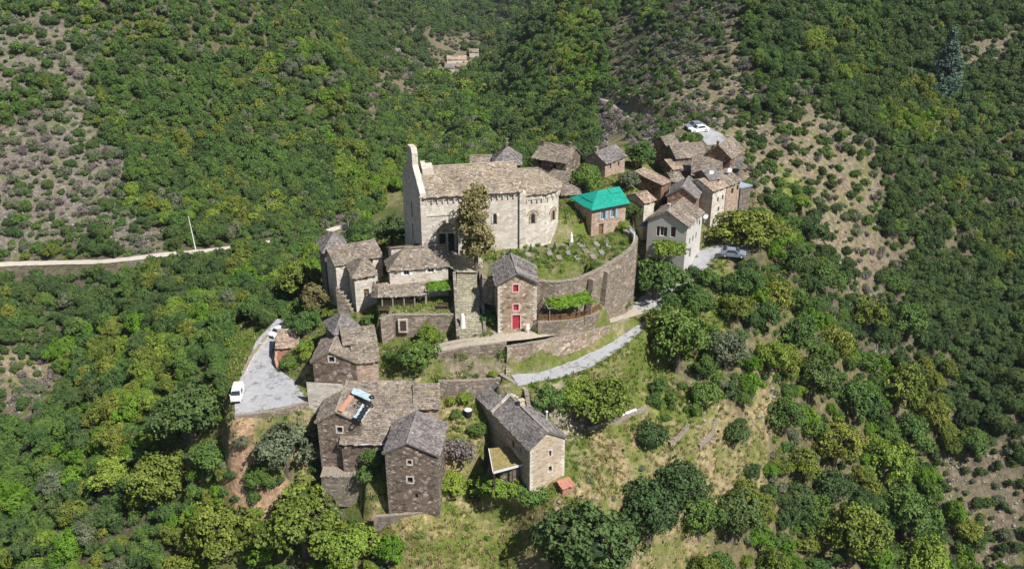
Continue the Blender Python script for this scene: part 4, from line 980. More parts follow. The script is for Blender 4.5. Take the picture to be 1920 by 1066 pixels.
# red shuttered house
H_('tower_house','tall rubble house with red door and two red shutters beside the stone steps', (933.4,532.6),(1006.5,528.5), .35, 6.5, -7.1, 'y', 1.6, 'warm', 'lauzeg',
   [('f',967,540,.75,1.1,'red'),('f',967.5,576,.75,1.0,'red'),('f',968,610,1.15,2.3,'reddoor')], ov=.35, rov=.4, quoin='pale')
# twin towers and barn roofs
H_('tower_house','brown stone tower house with two stacked windows and tyres on its roof', (595,791),(675.4,792.6), -14.2, 8.0, -22, 'y', 1.7, 'brown', 'lauze',
   [('f',637,805,.7,.85,'sdark'),('f',640,832,.75,.9,'sdark')], rx=.46, quoin='grey')
H_('tower_house','dark brown stone tower house nearest the bottom with steep grey slate roof', (722,849),(820,854), -15.3, ('A',722,790), -24.7, 'y', 1.75, 'brown', 'lauzeg',
   [('f',768,866,.5,.6,'sdark'),('f',769,899,.7,.85,'sdark'),('f',781,929,.4,.7,'dark')], rx=.44, quoin='grey')
H_('stone_barn','broad slate roofed barn spread between the two tower houses', (640,831),(776,831), -17, ('A',650,717), -22, 'sf', 4.6, 'brown', 'lauze', ridge_t=0)
H_('stone_barn','slate roofed barn end with a pinkish wall right behind the nearest tower house', (778,765),(823,763), -14.35, ('B',822,722), -20, 'sf', 1.9, 'pinkst', 'lauze', ridge_t=0)
H_('stone_barn','slate lean-to barn facing the parking area left of the tyre roof', (580,748),(648,752), -14.6, ('A',586,716), -18, 'sf', 3.2, 'pale', 'lauze', ridge_t=0)
H_('stone_house','gabled house with one small white framed window above the barn roofs', (586,678.5),(667,680), -9.4, 6.6, -14.5, 'y', 1.7, 'brown', 'lauze',
   [('f',622,673,.75,.8,'sdark')], rx=.42)
H_('stone_house','slate roofed house uppermost right of the lower farm cluster', (645,645),(704,637), -7.9, 3.2, -12, 'x', 1.2, 'grey', 'lauze', [('f',695,643,.8,.5,'dark')], rx=.6)
H_('stone_house','low slate lean-to house with pink rubble wall in the lower farm cluster', (664,680),(709,675), -9.6, 2.8, -13, 'sf', 1.4, 'pinkst', 'lauze', ridge_t=0)
H_('stone_house','small pyramid roofed house topmost of the lower farm cluster', (629,626),(673,615), -7.2, 4.2, -12, 'hip', 1.8, 'grey', 'lauzeg', ridge_t=0)
H_('brick_shed','rust red roofed shed beside the parking lot', (519,652),(557,650), -12.6, 4.0, -15, 'sf', .9, 'rust', 'tile', ridge_t=0)
# long slate house
LH = H_('long_house','long grey slate roofed house with pale rubble gable set below the road', (994,841),(1064,824), -14.6, 14.6, -20.6, 'y', 1.75, 'sand', 'lauzeg',
   [('f',1031.5,849,.35,.9,'sdark'),('f',1031.5,878,.5,.8,'sdark'),('l',975,845,.9,1.2,'glass'),('l',962,832,.8,1.2,'dark')], ov=.3, chim=[(.52,.5,.7,.9)], row=.28, rx=.48, yaw=math.radians(29), W=5.4, quoin='pale')
_r, _w, _L, _H, _z, _o = LH; pb_ = MB(); yy = _L*.70; xr_ = _w*.48
for (xa, xb) in ((-.3, xr_), (_w+.3, xr_)):
    za, zb_ = _H+.12-.3*1.75/xr_, _H+1.75+.25; k_ = 9
    for i in range(k_):
        f0, f1 = i/k_, (i+1)/k_; pb_.bar((xa+(xb-xa)*f0, yy, za+(zb_-za)*f0+.12), (xa+(xb-xa)*f1, yy, za+(zb_-za)*f1+.12+RNG.uniform(-.03,.03)), .42, .3)
pb_.build('roof_parapet', M['pale'], _r)
# right hand side: grey white house and the houses behind
H_('rendered_house','grey white house with maroon shutters and leafy pergola beside the road', (1215,412),(1291,421), .3, 8.0, -6.3, 'y', 2.0, 'plaster', 'lauze',
   [('f',1253,403,.35,.4,'dark'),('f',1234,433,.6,1.7,'shut'),('f',1244,434,1.3,1.7,'glass'),('f',1262,435,.9,1.8,'shut'),
    ('r',1294,427,.5,.8,'dark'),('r',1301,421,.5,.8,'dark'),('r',1307,417,.5,.8,'dark'),
    ('r',1293,452,.6,1.2,'dark'),('r',1299,447,.6,1.2,'dark'),('r',1305,441,.6,1.2,'dark'),('r',1293,480,.9,1.9,'bdoor')], chim=[(.5,.02,.4,1.2)], row=.28, yaw=math.radians(-29), W=6.9)
H_('brick_house','house under a bright green tarpaulin roof east of the church', (1110,390),(1174,378), 4.2, 5.6, -.8, 'hipl', 1.5, 'pinkst', 'green',
   [('f',1131,404,.7,1.4,'bshut'),('f',1150,400,.7,1.4,'bshut'),('f',1127,430,.9,1.9,'wdoor'),('l',1097,410,.5,.9,'dark')], ridge_t=0, row=1.3, sw=(2,4), ov=.5)
H_('stone_house','dark slate roofed house tucked between the apse and the green tarpaulin roof', (1054,366),(1088,364), 3.7, 5, -.8, 'x', 1.3, 'brown', 'lauze', [('f',1062,395,.5,.7,'dark')])
H_('stone_house','small tower like house with pinkish roof and dark brick flank', (1240,347.4),(1255.6,340), 3.4, 5.5, -1.5, 'sf', 1.2, 'russet', 'tile', [('f',1246,366,.6,1.0,'dark')], ridge_t=0)
H_('stone_house','low peach roofed house behind the white pergola house', (1208,381),(1227,375), 2.3, 4.2, -1.5, 'x', 1.0, 'pale', 'tile', ridge_t=0)
H_('stone_house','brown gabled stone house directly behind the white pergola house', (1252,367),(1304,373.5), 2.5, 6, -4, 'y', 1.7, 'russet', 'lauzeg',
   [('r',1312,392,.6,1.0,'dark'),('f',1270,380,.5,.6,'dark')], yaw=math.radians(-20), W=4.9)
H_('stone_house','tall pale fronted house with orange tiled roof in the upper village', (1337,359),(1362,349), 3.0, 6.0, -4, 'x', 1.3, 'pale', 'tile',
   [('f',1346,374,.5,.9,'dark'),('f',1355,370,.5,.9,'dark'),('f',1347,392,.5,.9,'dark')], ridge_t=0)
H_('stone_house','brown walled house with grey slate roof at the right edge of the village', (1363,349),(1388,339), 2.6, 6.0, -4, 'x', 1.4, 'pinkst', 'lauze', [('f',1373,358,.7,1.1,'dark'),('f',1383,352,.6,1.0,'dark')])
H_('metal_shed','blue grey sheet metal lean-to at the far right of the village', (1388,361),(1407,357), -.5, 8, -3, 'sb', .8, 'grey', 'metal', ridge_t=0, row=3, sw=(2,4))
H_('stone_house','wide slate roof in the middle of the upper village with a white dish', (1298,329),(1352,332), 3.2, 5.5, -1, 'sf', 1.7, 'grey', 'lauze', ridge_t=0)
H_('stone_house','gabled house at the top of the village beside the far road', (1323,289),(1370,297), 5.6, 6.5, 0, 'y', 2.0, 'russet', 'lauze', chim=[(.4,.1,.4,.8)])
H_('stone_house','small dark gabled house left of the upper village with a grey roof', (1241,284),(1266,292), 4.2, 5, 0, 'y', 1.3, 'russet', 'lauze', [('f',1250,292,.5,.6,'dark')])
H_('stone_house','long low slate roofed house behind the upper village lane', (1268,297),(1325,291), 4.2, 5.5, 0, 'x', 1.6, 'grey', 'lauze')
H_('stone_house','little slate roofed outhouse right of the uppermost gabled house', (1352,313),(1386,317), 3.6, 4, -1, 'sf', 1.0, 'grey', 'lauzeg', ridge_t=0)
H_('stone_house','low pinkish roofed shed in front of the middle slate roof', (1272,320),(1296,322), 2.4, 3.5, -1, 'sf', .8, 'warm', 'lauze', ridge_t=0)
H_('stone_house','small slate roofed house squeezed left of the brown gabled house', (1262,341),(1282,338), 2.0, 4, -2, 'x', 1.0, 'russet', 'lauze', ridge_t=0)
H_('stone_house','tiny tiled lean-to between the tower like house and the upper lane', (1262,318),(1278,316), 2.8, 3, -1, 'sf', .8, 'russet', 'tile', ridge_t=0)
H_('stone_house','narrow grey roofed house behind the orange tiled roof', (1330,338),(1350,334), 4.2, 4, -2, 'x', 1.1, 'grey', 'lauzeg')
H_('stone_house','slate roofed house behind the small dark gabled house', (1252,277),(1275,274), 5.0, 5, 1, 'x', 1.3, 'russet', 'lauze')
# behind the church
H_('stone_house','dark flanked slate roofed house behind the apse with a small chimney', (1000,296.5),(1061,306), 5.0, 6.5, -1, 'x', 1.8, 'brown', 'lauze', [('f',1012,303,.6,.9,'dark'),('f',1040,312,.6,.9,'dark')], chim=[(.05,.5,.5,.9),(.85,.6,.5,.8)], rx=.6)
H_('stone_house','slate roofed house with pinkish wall at the back among the trees', (1135,307),(1172,292), 5.6, ('A',1115,291), 0, 'x', 1.5, 'pinkst', 'lauzeg', [('f',1145,312,.5,.9,'dark'),('f',1160,307,.5,.9,'dark')], chim=[(.05,.5,.5,.9)])
H_('stone_house','pyramid roofed house with stone finial showing behind the church ridge', (926,309),(975,309), 6.0, 5.6, -3, 'hip', 2.3, 'grey', 'lauzeg', ridge_t=0, chim=[(.5,.5,.4,2.6)])
H_('stone_house','low slate roof just showing behind the church nave ridge', (884,312),(922,311), 4.8, 4.5, -3, 'x', 1.2, 'grey', 'lauze')
H_('stone_ruin','small roofless looking stone outbuilding right behind the apse', (1024,335),(1052,340), 2.6, 4, -1, 'sf', .9, 'grey', 'lauze', ridge_t=0)
# distant hamlet
g0 = ghit(862,128)
for (A, B, dz, L, rf, rs, wm, rm, lb) in [((834,128),(851,128),5,7,'x',1.8,'pale','lauzeg','far white walled hamlet house with purple grey roof on the left'),
        ((838,112),(874,112),6,7,'x',1.8,'cream','tile','long pale pink roofed hamlet house along the back'),
        ((852,124),(872,126),4,7,'x',1.5,'pale','tile','far hamlet house with orange red tiled roof in the middle'),
        ((866,134),(884,133),4,6,'x',1.5,'cream','tile','nearest small cream house of the distant hamlet'),
        ((873,121),(886,120),4,6,'x',1.5,'pale','tile','small tan roofed house right of the red hamlet roof'),
        ((880,98),(897,98),4,7,'x',1.5,'pale','lauze','lone stone house above the distant hamlet on the right'),
        ((737,98),(749,98),4,7,'x',1.5,'pale','lauzeg','small pale house high in the woods left of the hamlet')]:
    g = ghit((A[0]+B[0])/2, A[1]+12); H_('hamlet_house', lb, A, B, g[2]+dz, L, g[2]-1, rf, rs, wm, rm, (), row=1.2, sw=(1.2,2.4), group='houses of the far hamlet', deep=6)

# ------------------------------------------------------------------ walls and terraces
stone_wall('retaining_wall','tall curved stone retaining wall holding up the cemetery terrace', pxline([(905,520,-.7,-4),(1006,526,-.8,-6),(1040,529,-.85,-6),(1078,524,-.9,-6.6),(1108,512,-.8,-8),(1135,498,-.7,-10),(1160,483,-.5,-11),(1178,470,-.4,-11.6),(1189,458,-.3,-12),(1192,446,-.2,-12),(1186,437,-.1,-8),(1170,432,-.1,-2)]), .7, 'terrace', below=.6)
bt = MB()
for (px_, py_) in ((1108,512),(1135,498)):
    p = at(px_, py_, -.4); r_ = root('buttress', f'stone buttress {"nearer the pergola" if px_ < 1120 else "farther right"} on the curved retaining wall', 'buttress', (p[0]+.1,p[1]-.35,-11.5), -.6)
    b_ = MB(); b_.add([(-.5,.6,0),(.5,.6,0),(.5,-1.3,0),(-.5,-1.3,0),(-.4,.6,10.3),(.4,.6,10.3),(.4,-.15,10.3),(-.4,-.15,10.3)], [(0,1,2,3),(7,6,5,4),(0,4,5,1),(1,5,6,2),(2,6,7,3),(3,7,4,0)]); b_.build('masonry', M['terrace'], r_)
stone_wall('retaining_wall','stone wall along the path under the pergola railing', pxline([(1008,603,-5.6,-7.4),(1050,602,-5.7,-8.4),(1080,598,-6.2,-9.2),(1108,591,-6.7,-9.8),(1132,578,-7.2,-10.6)]), .5)
stone_wall('retaining_wall','stone terrace wall with the dark framed doorway under the veranda', pxline([(712,598,-5.9,-9.5),(737,590,-5.95,-9.6),(790,590,-6,-9.6),(864,589,-5.9,-8.8)]), .5)
stone_wall('retaining_wall','leaning stone wall running down from the tall narrow house', pxline([(631,540,-3.8,-10),(645,556,-5.2,-10),(655,572,-6.6,-10),(662,588,-8,-11)]), .8)
stone_wall('retaining_wall','pinkish rubble wall between the gravel path and the road', pxline([(950,650,-8.0,-10.8),(1000,642,-7.55,-10.6),(1060,632,-8.25,-10.9),(1110,621,-9.25,-11.3),(1150,609,-10.3,-11.7),(1178,598,-11.0,-11.9)]), .5, 'bank')
stone_wall('retaining_wall','low rubble wall bending above the left end of the road', pxline([(952,700,-11.6,-12.6),(953,674,-10.2,-12),(951,652,-8.2,-11)]), .5, 'bank')
stone_wall('retaining_wall','long brown terrace wall behind the lower gardens', pxline([(822,714,-12.45,-15.5),(870,714,-12.4,-15.5),(938,709,-12.2,-15.5)]), .5)
stone_wall('retaining_wall','low brown bank wall directly under the left part of the gravel path', pxline([(818,664,-9.35,-10.6),(850,655,-8.75,-10.4),(880,650,-8.3,-10.2),(930,644,-7.75,-9.9),(950,642,-7.6,-9.8)]), .4)
stone_wall('retaining_wall','upper brown terrace wall below the gravel path', pxline([(826,674,-10.7,-12.4),(880,673,-10.6,-12.4),(948,675,-10.5,-12.4)]), .45)
stone_wall('retaining_wall','dark shaded stone wall at the dead end of the road', pxline([(938,701,-11.9,-16),(962,716,-12.1,-16),(986,731,-12.3,-16.5),(992,764,-13.6,-17)]), .55)
stone_wall('parking_wall','low pale parapet wall along the left edge of the parking lot', pxline([(455,700,-14.5,-16),(470,670,-14.4,-16),(488,645,-14.3,-16),(504,625,-14.2,-15.6)]), .45, 'pale')
stone_wall('retaining_wall','brown stone wall carrying the front edge of the parking lot', pxline([(440,779,-14.95,-17),(500,772,-14.95,-17),(578,754,-14.95,-17)]), .5)
stone_wall('garden_wall','low stepped masonry plinth at the foot of the tower house with two windows', pxline([(604,882,-21.6,-26),(645,884,-21.8,-26),(692,880,-21.6,-26)]), 2.6, 'grey')
stone_wall('garden_wall','thin stone edging in the dry grass at the foot of the nearest tower house', pxline([(700,968,-25,-26.6),(770,962,-24.9,-26),(818,955,-24.6,-26)]), .4, 'grey')
stone_wall('garden_wall','rust coloured ruined wall corner beside the parking lot', pxline([(517,655,-12.9,-15.6),(517,672,-13.6,-15.8),(520,686,-14.3,-16)]), .4, 'rust', cap=False)
for i, (L_, lb) in enumerate([([(1100,805,-18.6,-20),(1160,790,-18,-19.6),(1210,768,-17.6,-19)],'faint dry stone terrace wall left of the round bush on the slope'),
        ([(1310,840,-25,-26.5),(1335,815,-23.6,-25),(1342,790,-22.6,-24)],'grey tumbled terrace wall in the dry slope below the round bush'),
        ([(1290,800,-22.3,-23.6),(1270,825,-24,-25.4),(1255,835,-25,-26)],'short dry stone wall beside the bush in the lower slope')]):
    P = [];
    for p in L_:
        g = ghit(p[0], p[1]); P.append((g[0], g[1], g[2]+.5, g[2]-.5))
    stone_wall('terrace_wall', lb, P, .5, 'rubble')

def wall_door(px, py, Y, w_, h_, wall):
    p = atY(px, py, Y); r_ = bpy.data.objects['retaining_wall.'+wall] if wall else None
    d_ = MB(); d_.box(-w_/2,w_/2,-.12,.02,-h_/2,h_/2); o = d_.build('door', M['dkwood']); o.parent = r_; o.location = (p[0]-r_.location[0], p[1]-r_.location[1], p[2]-r_.location[2])
    f_ = MB(); f_.box(-w_/2-.25,-w_/2,-.2,.03,-h_/2-.2,h_/2+.25); f_.box(w_/2,w_/2+.25,-.2,.03,-h_/2-.2,h_/2+.25); f_.box(-w_/2,w_/2,-.2,.03,h_/2,h_/2+.25); f_.box(-w_/2,w_/2,-.25,.03,-h_/2-.2,-h_/2); f_.build('frame', M['pale'], o)
vw = [o for o in sc.objects if o.get('label','').startswith('stone terrace wall with the dark framed')][0]
wy = at(760,590,-5.97)[1]-.52; wall_door(756,610,wy,.95,1.75,vw.name.split('.')[1])
# ------------------------------------------------------------------ veranda, pergolas, steps
def leafy(parent, name, mesh, sx, sy, sz, loc):
    o = bpy.data.objects.new(name, mesh); sc.collection.objects.link(o); o.parent = parent; o.location = loc; o.scale = (sx,sy,sz); return o
def frame4(corners_px, zt):   # pixel corners of a flat canopy at height zt -> world
    return [at(*p, zt) for p in corners_px]
def pergola(label, cor, zt, zg, vine, thick=.9, group=None):
    P = frame4(cor, zt); c = np.mean(P, axis=0); R_ = root('pergola', label, 'pergola', (c[0],c[1],zg)); n = len(P)
    for p in P:
        b_ = MB(); x, y = p[0]-c[0], p[1]-c[1]; b_.lathe([(.06,-.3),(.06,zt-zg)], (x*.93,y*.93,0), 6); b_.build('post', M['greywood'], R_)
    b_ = MB()
    for i in range(n): a, b = P[i-1]-c, P[i]-c; b_.bar((a[0],a[1],zt-zg),(b[0],b[1],zt-zg),.1,.1)
    for k in range(1,6):
        t = k/6; a = P[0]*(1-t)+P[1]*t-c; b = P[3]*(1-t)+P[2]*t-c; b_.bar((a[0],a[1],zt-zg+.08),(b[0],b[1],zt-zg+.08),.06,.06)
    b_.build('beams', M['greywood'], R_)
    d = P[1]-P[0]; w_ = np.hypot(*d[:2]); e = (P[3]-P[0]); l_ = np.hypot(*e[:2]); rz = math.atan2(d[1], d[0])
    o = leafy(R_, 'vine_cover', CR[(vine,'fine',0)], w_/1.75, l_/1.75, thick*1.5, (0,0,zt-zg-.1)); o.rotation_euler = (0,0,rz)
    return R_
pergola('vine covered pergola bright green beside the white shuttered house', [(797,545),(858,541),(850,514),(800,516)], -3.6, -6, 'vine', .6)
pergola('long low pergola under bright vine inside the brown railing', [(1028,578),(1112,566),(1108,545),(1012,548)], -3.4, -6, 'vine', .7)
pergola('vine trellis with dark interior in front of the grey white house', [(1229,478),(1284,478),(1284,458),(1229,454)], -3.2, -6.6, 'yvine', 1.3)
# veranda lean-to
def veranda():
    A, B = at(716,556,-4.3), at(799,552,-4.3); d = (B-A)[:2]; w_ = np.hypot(*d); rz = math.atan2(d[1], d[0])
    R_ = root('veranda', 'open timber veranda with curved slate lean-to roof and brown railing', 'veranda', (A[0],A[1],-6), rz)
    rb = MB(); roof_plane(rb, [(-.6,-.3,1.75),(w_,-.3,1.75),(w_,2.7,2.75),(-.6,2.7,2.75)], row=.36); roof_plane(rb, [(-1.7,1.0,1.2),(-.6,-.3,1.7),(-.6,2.7,2.75),(-1.5,2.5,2.4)], row=.36)
    rb.build('roof', M['lauze'], R_)
    for u in (0,1.6,3.3,4.9,w_-.1):
        b_ = MB(); b_.box(u-.08,u+.08,-.08,.08,-.2,1.75); b_.build('post', M['greywood'], R_)
    b_ = MB(); 
    for z_ in (.25,.55,.9): b_.box(0,4.9,-.03,.03,z_-.03,z_+.03)
    x = .2
    while x < 4.9: b_.box(x-.025,x+.025,-.025,.025,.1,.9); x += .35
    b_.build('railing', M['dkwood'], R_)
veranda()
def railing(label, pts, h=1.0, mat='wood', solid=False):
    P = [at(*p) for p in pts]; c = P[0]; R_ = root('railing', label, 'railing', c); b_ = MB(); pb = MB()
    for a, b in zip(P[:-1], P[1:]):
        a, b = a-c, b-c; L = np.hypot(*(b-a)[:2]); n = max(1, int(L/.18))
        for z_ in (.2,h): b_.bar((a[0],a[1],a[2]+z_),(b[0],b[1],b[2]+z_),.07,.07)
        for k in range(n+1):
            q = a+(b-a)*k/n; pb.box(q[0]-.055,q[0]+.055,q[1]-.02,q[1]+.02,q[2]+.1,q[2]+h-.05)
    b_.build('rails', M[mat], R_); pb.build('balusters', M[mat], R_); return R_
railing('brown timber railing curving round the pergola terrace', [(1010,603,-5.7),(1050,602,-5.75),(1080,598,-6.1),(1106,591,-6.6),(1124,580,-6.9)], 1.1)
railing('thin metal railing where the cemetery wall bends near the yellow bush', [(1150,431,-.5),(1165,430,-.5),(1180,434,-.3),(1190,444,-.3),(1188,456,-.4)], .9, 'zinc')
# stone steps between house and red-shuttered house
def steps():
    a, b = at(876,508,-1.5), at(884,628,-7.9); n = 26; R_ = root('stone_steps', 'long flight of cobbled stone steps climbing to the church plaza', 'steps', (b[0],b[1],b[2]))
    d = (a-b)[:2]; L = np.hypot(*d); d /= L; q = np.array([d[1],-d[0]])
    for k in range(n):
        t0, t1 = k/n, (k+1)/n; s_ = MB(); z1 = (a[2]-b[2])*(k+1)/n; w_ = 1.75-.25*t0+(.35 if .45 < t0 < .75 else 0); off = -.25*math.sin(t0*3)
        P = []
        for (u, v) in ((t0*L,-w_),(t1*L+.02,-w_),(t1*L+.02,w_),(t0*L,w_)): P.append((d[0]*u+q[0]*(v+off), d[1]*u+q[1]*(v+off)))
        s_.prism(P[::-1] if (P[1][0]-P[0][0])*(P[2][1]-P[0][1])-(P[1][1]-P[0][1])*(P[2][0]-P[0][0]) < 0 else P, z1-.9, z1); s_.build('step', M['steps'], R_)
    for s in (-1,1):
        s_ = MB(); 
        for k in range(9):
            t0, t1 = k/9, (k+1)/9; p0 = b+(a-b)*t0; p1 = b+(a-b)*t1; o_ = q*s*2.0
            s_.bar((p0[0]-b[0]+o_[0],p0[1]-b[1]+o_[1],p0[2]-b[2]-.3),(p1[0]-b[0]+o_[0],p1[1]-b[1]+o_[1],p1[2]-b[2]-.3),.45,1.2)
        s_.build('side_wall', M['grey'], R_)
steps()
def post_thing(name, label, cat, px, py, z, parts):
    p = ghit(px, py) if z is None else at(px, py, z); R_ = root(name, label, cat, (p[0],p[1],p[2]))
    for nm, mat, fn in parts:
        b_ = MB(); fn(b_); b_.build(nm, M[mat], R_)
    return R_
# white monument at the foot of the steps, its plinth
post_thing('monument','white stone monument with stepped plinth at the foot of the stairs','monument',868,622,-7.9,[
 ('plinth','grave',lambda b:(b.box(-.75,.75,-.6,.6,-.4,.3),b.box(-.5,.5,-.42,.42,.3,.7))),('shaft','white',lambda b:b.lathe([(.42,.7),(.36,1.6),(.30,2.7),(.2,2.95),(.05,3.05)],n=8))])
post_thing('statue','white statue on a pedestal in the cemetery by the apse','statue',1071,459,-.7,[
 ('pedestal','grave',lambda b:b.box(-.35,.35,-.35,.35,-.2,.6)),('figure','white',lambda b:(b.lathe([(.30,.6),(.26,1.0),(.2,1.4),(.24,1.65),(.12,1.8),(.12,1.85),(.14,2.0),(.04,2.12)],n=9)))])
post_thing('notice_post','white notice panel beside the red door','sign',990,621,-7.2,[('post','white',lambda b:b.box(-.06,.06,-.05,.05,-.2,.5)),('panel','white',lambda b:b.box(-.25,.25,-.04,.04,.3,1.25))])
post_thing('wooden_post','lone dark wooden post on the path below the cemetery wall','post',1120,601,-9.5,[('shaft','dkwood',lambda b:b.box(-.13,.13,-.13,.13,-.3,1.6)),('cap','dkwood',lambda b:b.box(-.2,.2,-.2,.2,1.6,1.85))])
post_thing('handcart','small handcart with white bin and dark wheels parked by the path','cart',1028,619,-7.6,[
 ('bin','white',lambda b:b.box(-.5,.5,-.4,.4,.45,1.3)),('chassis','dark',lambda b:b.box(-.8,.8,-.5,.5,.25,.45)),('wheel','rubber',lambda b:b.lathe([(.28,-.06),(.28,.06)],(-.6,-.56,.28),12,'y')),('wheel','rubber',lambda b:b.lathe([(.28,-.06),(.28,.06)],(.6,-.56,.28),12,'y')),('handle','wood',lambda b:b.bar((.4,0,1.2),(.7,.1,2.6),.08))])
for i,(px_,py_,zz,lb) in enumerate([(720,585,-6,'brown garden bench at the left end of the veranda terrace'),(830,578,-6,'dark picnic bench on the dry terrace below the green pergola'),(1020,594,-5.7,'dark bench under the long pergola beside the brown railing')]):
    post_thing('garden_bench',lb,'bench',px_,py_,zz,[('seat','dkwood',lambda b:b.box(-.85,.85,-.2,.2,.4,.46)),('backrest','dkwood',lambda b:b.box(-.85,.85,.2,.26,.5,.9)),('leg','dkwood',lambda b:b.box(-.75,-.65,-.18,.24,-.1,.4)),('leg','dkwood',lambda b:b.box(.65,.75,-.18,.24,-.1,.4))])
# cemetery graves
grs = [(925,490),(948,484),(968,488),(990,478),(1012,484),(1030,475),(1048,482),(1066,474),(1082,482),(1098,470),(1000,498),(1024,500),(1048,497),(1072,496),(1094,492),(1112,480),(1128,472),(1140,460),(980,505),(1110,497),(1088,460),(1118,458)]
ORD = 'first second third fourth fifth sixth seventh eighth ninth tenth eleventh twelfth thirteenth fourteenth fifteenth sixteenth seventeenth eighteenth nineteenth twentieth twenty-first twenty-second twenty-third twenty-fourth twenty-fifth twenty-sixth twenty-seventh twenty-eighth twenty-ninth thirtieth'.split()
ORD += [f'{n}th' for n in range(31, 99)]
GR = sorted(range(len(grs)), key=lambda i: grs[i][0])
for i, (px_, py_) in enumerate(grs):
    p = at(px_, py_, -.8); p[2] = Z(p[0], p[1])[0]; rzz = .18+RNG.uniform(-.06,.06)
    R_ = root('grave', f'{["grey granite","pale rubble"][i % 3 == 0]} grave with {["dark","pale"][i % 2]} cross, {ORD[GR.index(i)]} from the left in the cemetery', 'grave', p, rzz, 'graves on the cemetery terrace')
    b_ = MB(); b_.box(-.4,.4,-.8,.75,-.2,.2); b_.build('slab', M['grave' if i % 3 else 'rubble'], R_)
    b_ = MB(); b_.box(-.07,.07,.75,.87,-.1,.85+.25*(i%2)); b_.box(-.24,.24,.76,.86,.55,.67); b_.build('cross', M['grave' if i % 2 else 'dark'], R_)
for i, (px_, py_) in enumerate([(957,480),(995,472),(1040,468),(1060,508),(1030,512)]):
    p = at(px_, py_, -.8); p[2] = Z(p[0], p[1])[0]-.1
    for sgn in (0,): 
        r_ = root('cypress_shrub', f'small dark upright shrub among the graves, {["first","second","third","lowest but one","lowest left"][i]} counted from the left', 'shrub', p, 0, 'small upright shrubs among the graves'); r_.scale = (.35,.35,.45)
        leafy(r_, 'foliage', CR[('cedar','fine',0)], 1, 1, 1, (0,0,0))
sh = []
for i in range(34):
    px_, py_ = RNG.uniform(915,1178), RNG.uniform(455,515); p = at(px_, py_, -1)
    if not inpoly(np.array([p[0]]), np.array([p[1]]), PADS[1][0])[0]: continue
    p[2] = Z(p[0], p[1])[0]; k_ = RNG.choice(['gbush','obush','ybush','grbush','gbush']); r_ = tree_at(p[0], p[1], p[2]-.05, RNG.uniform(.35,.75), k_, '', 'shrub', 'garden shrubs growing between the graves', name='shrub', sz=RNG.uniform(.6,1.1)); sh.append((proj(*p)[0], r_, k_))
for k_, (a_, r_, kk_) in enumerate(sorted(sh, key=lambda q: q[0])): r_['label'] = f"small {dict(gbush='green', obush='dark green', ybush='yellow green', grbush='grey green')[kk_]} shrub between the graves, {ORD[k_]} from the left"
TREES = [q for q in TREES if q[2] > 1.0]
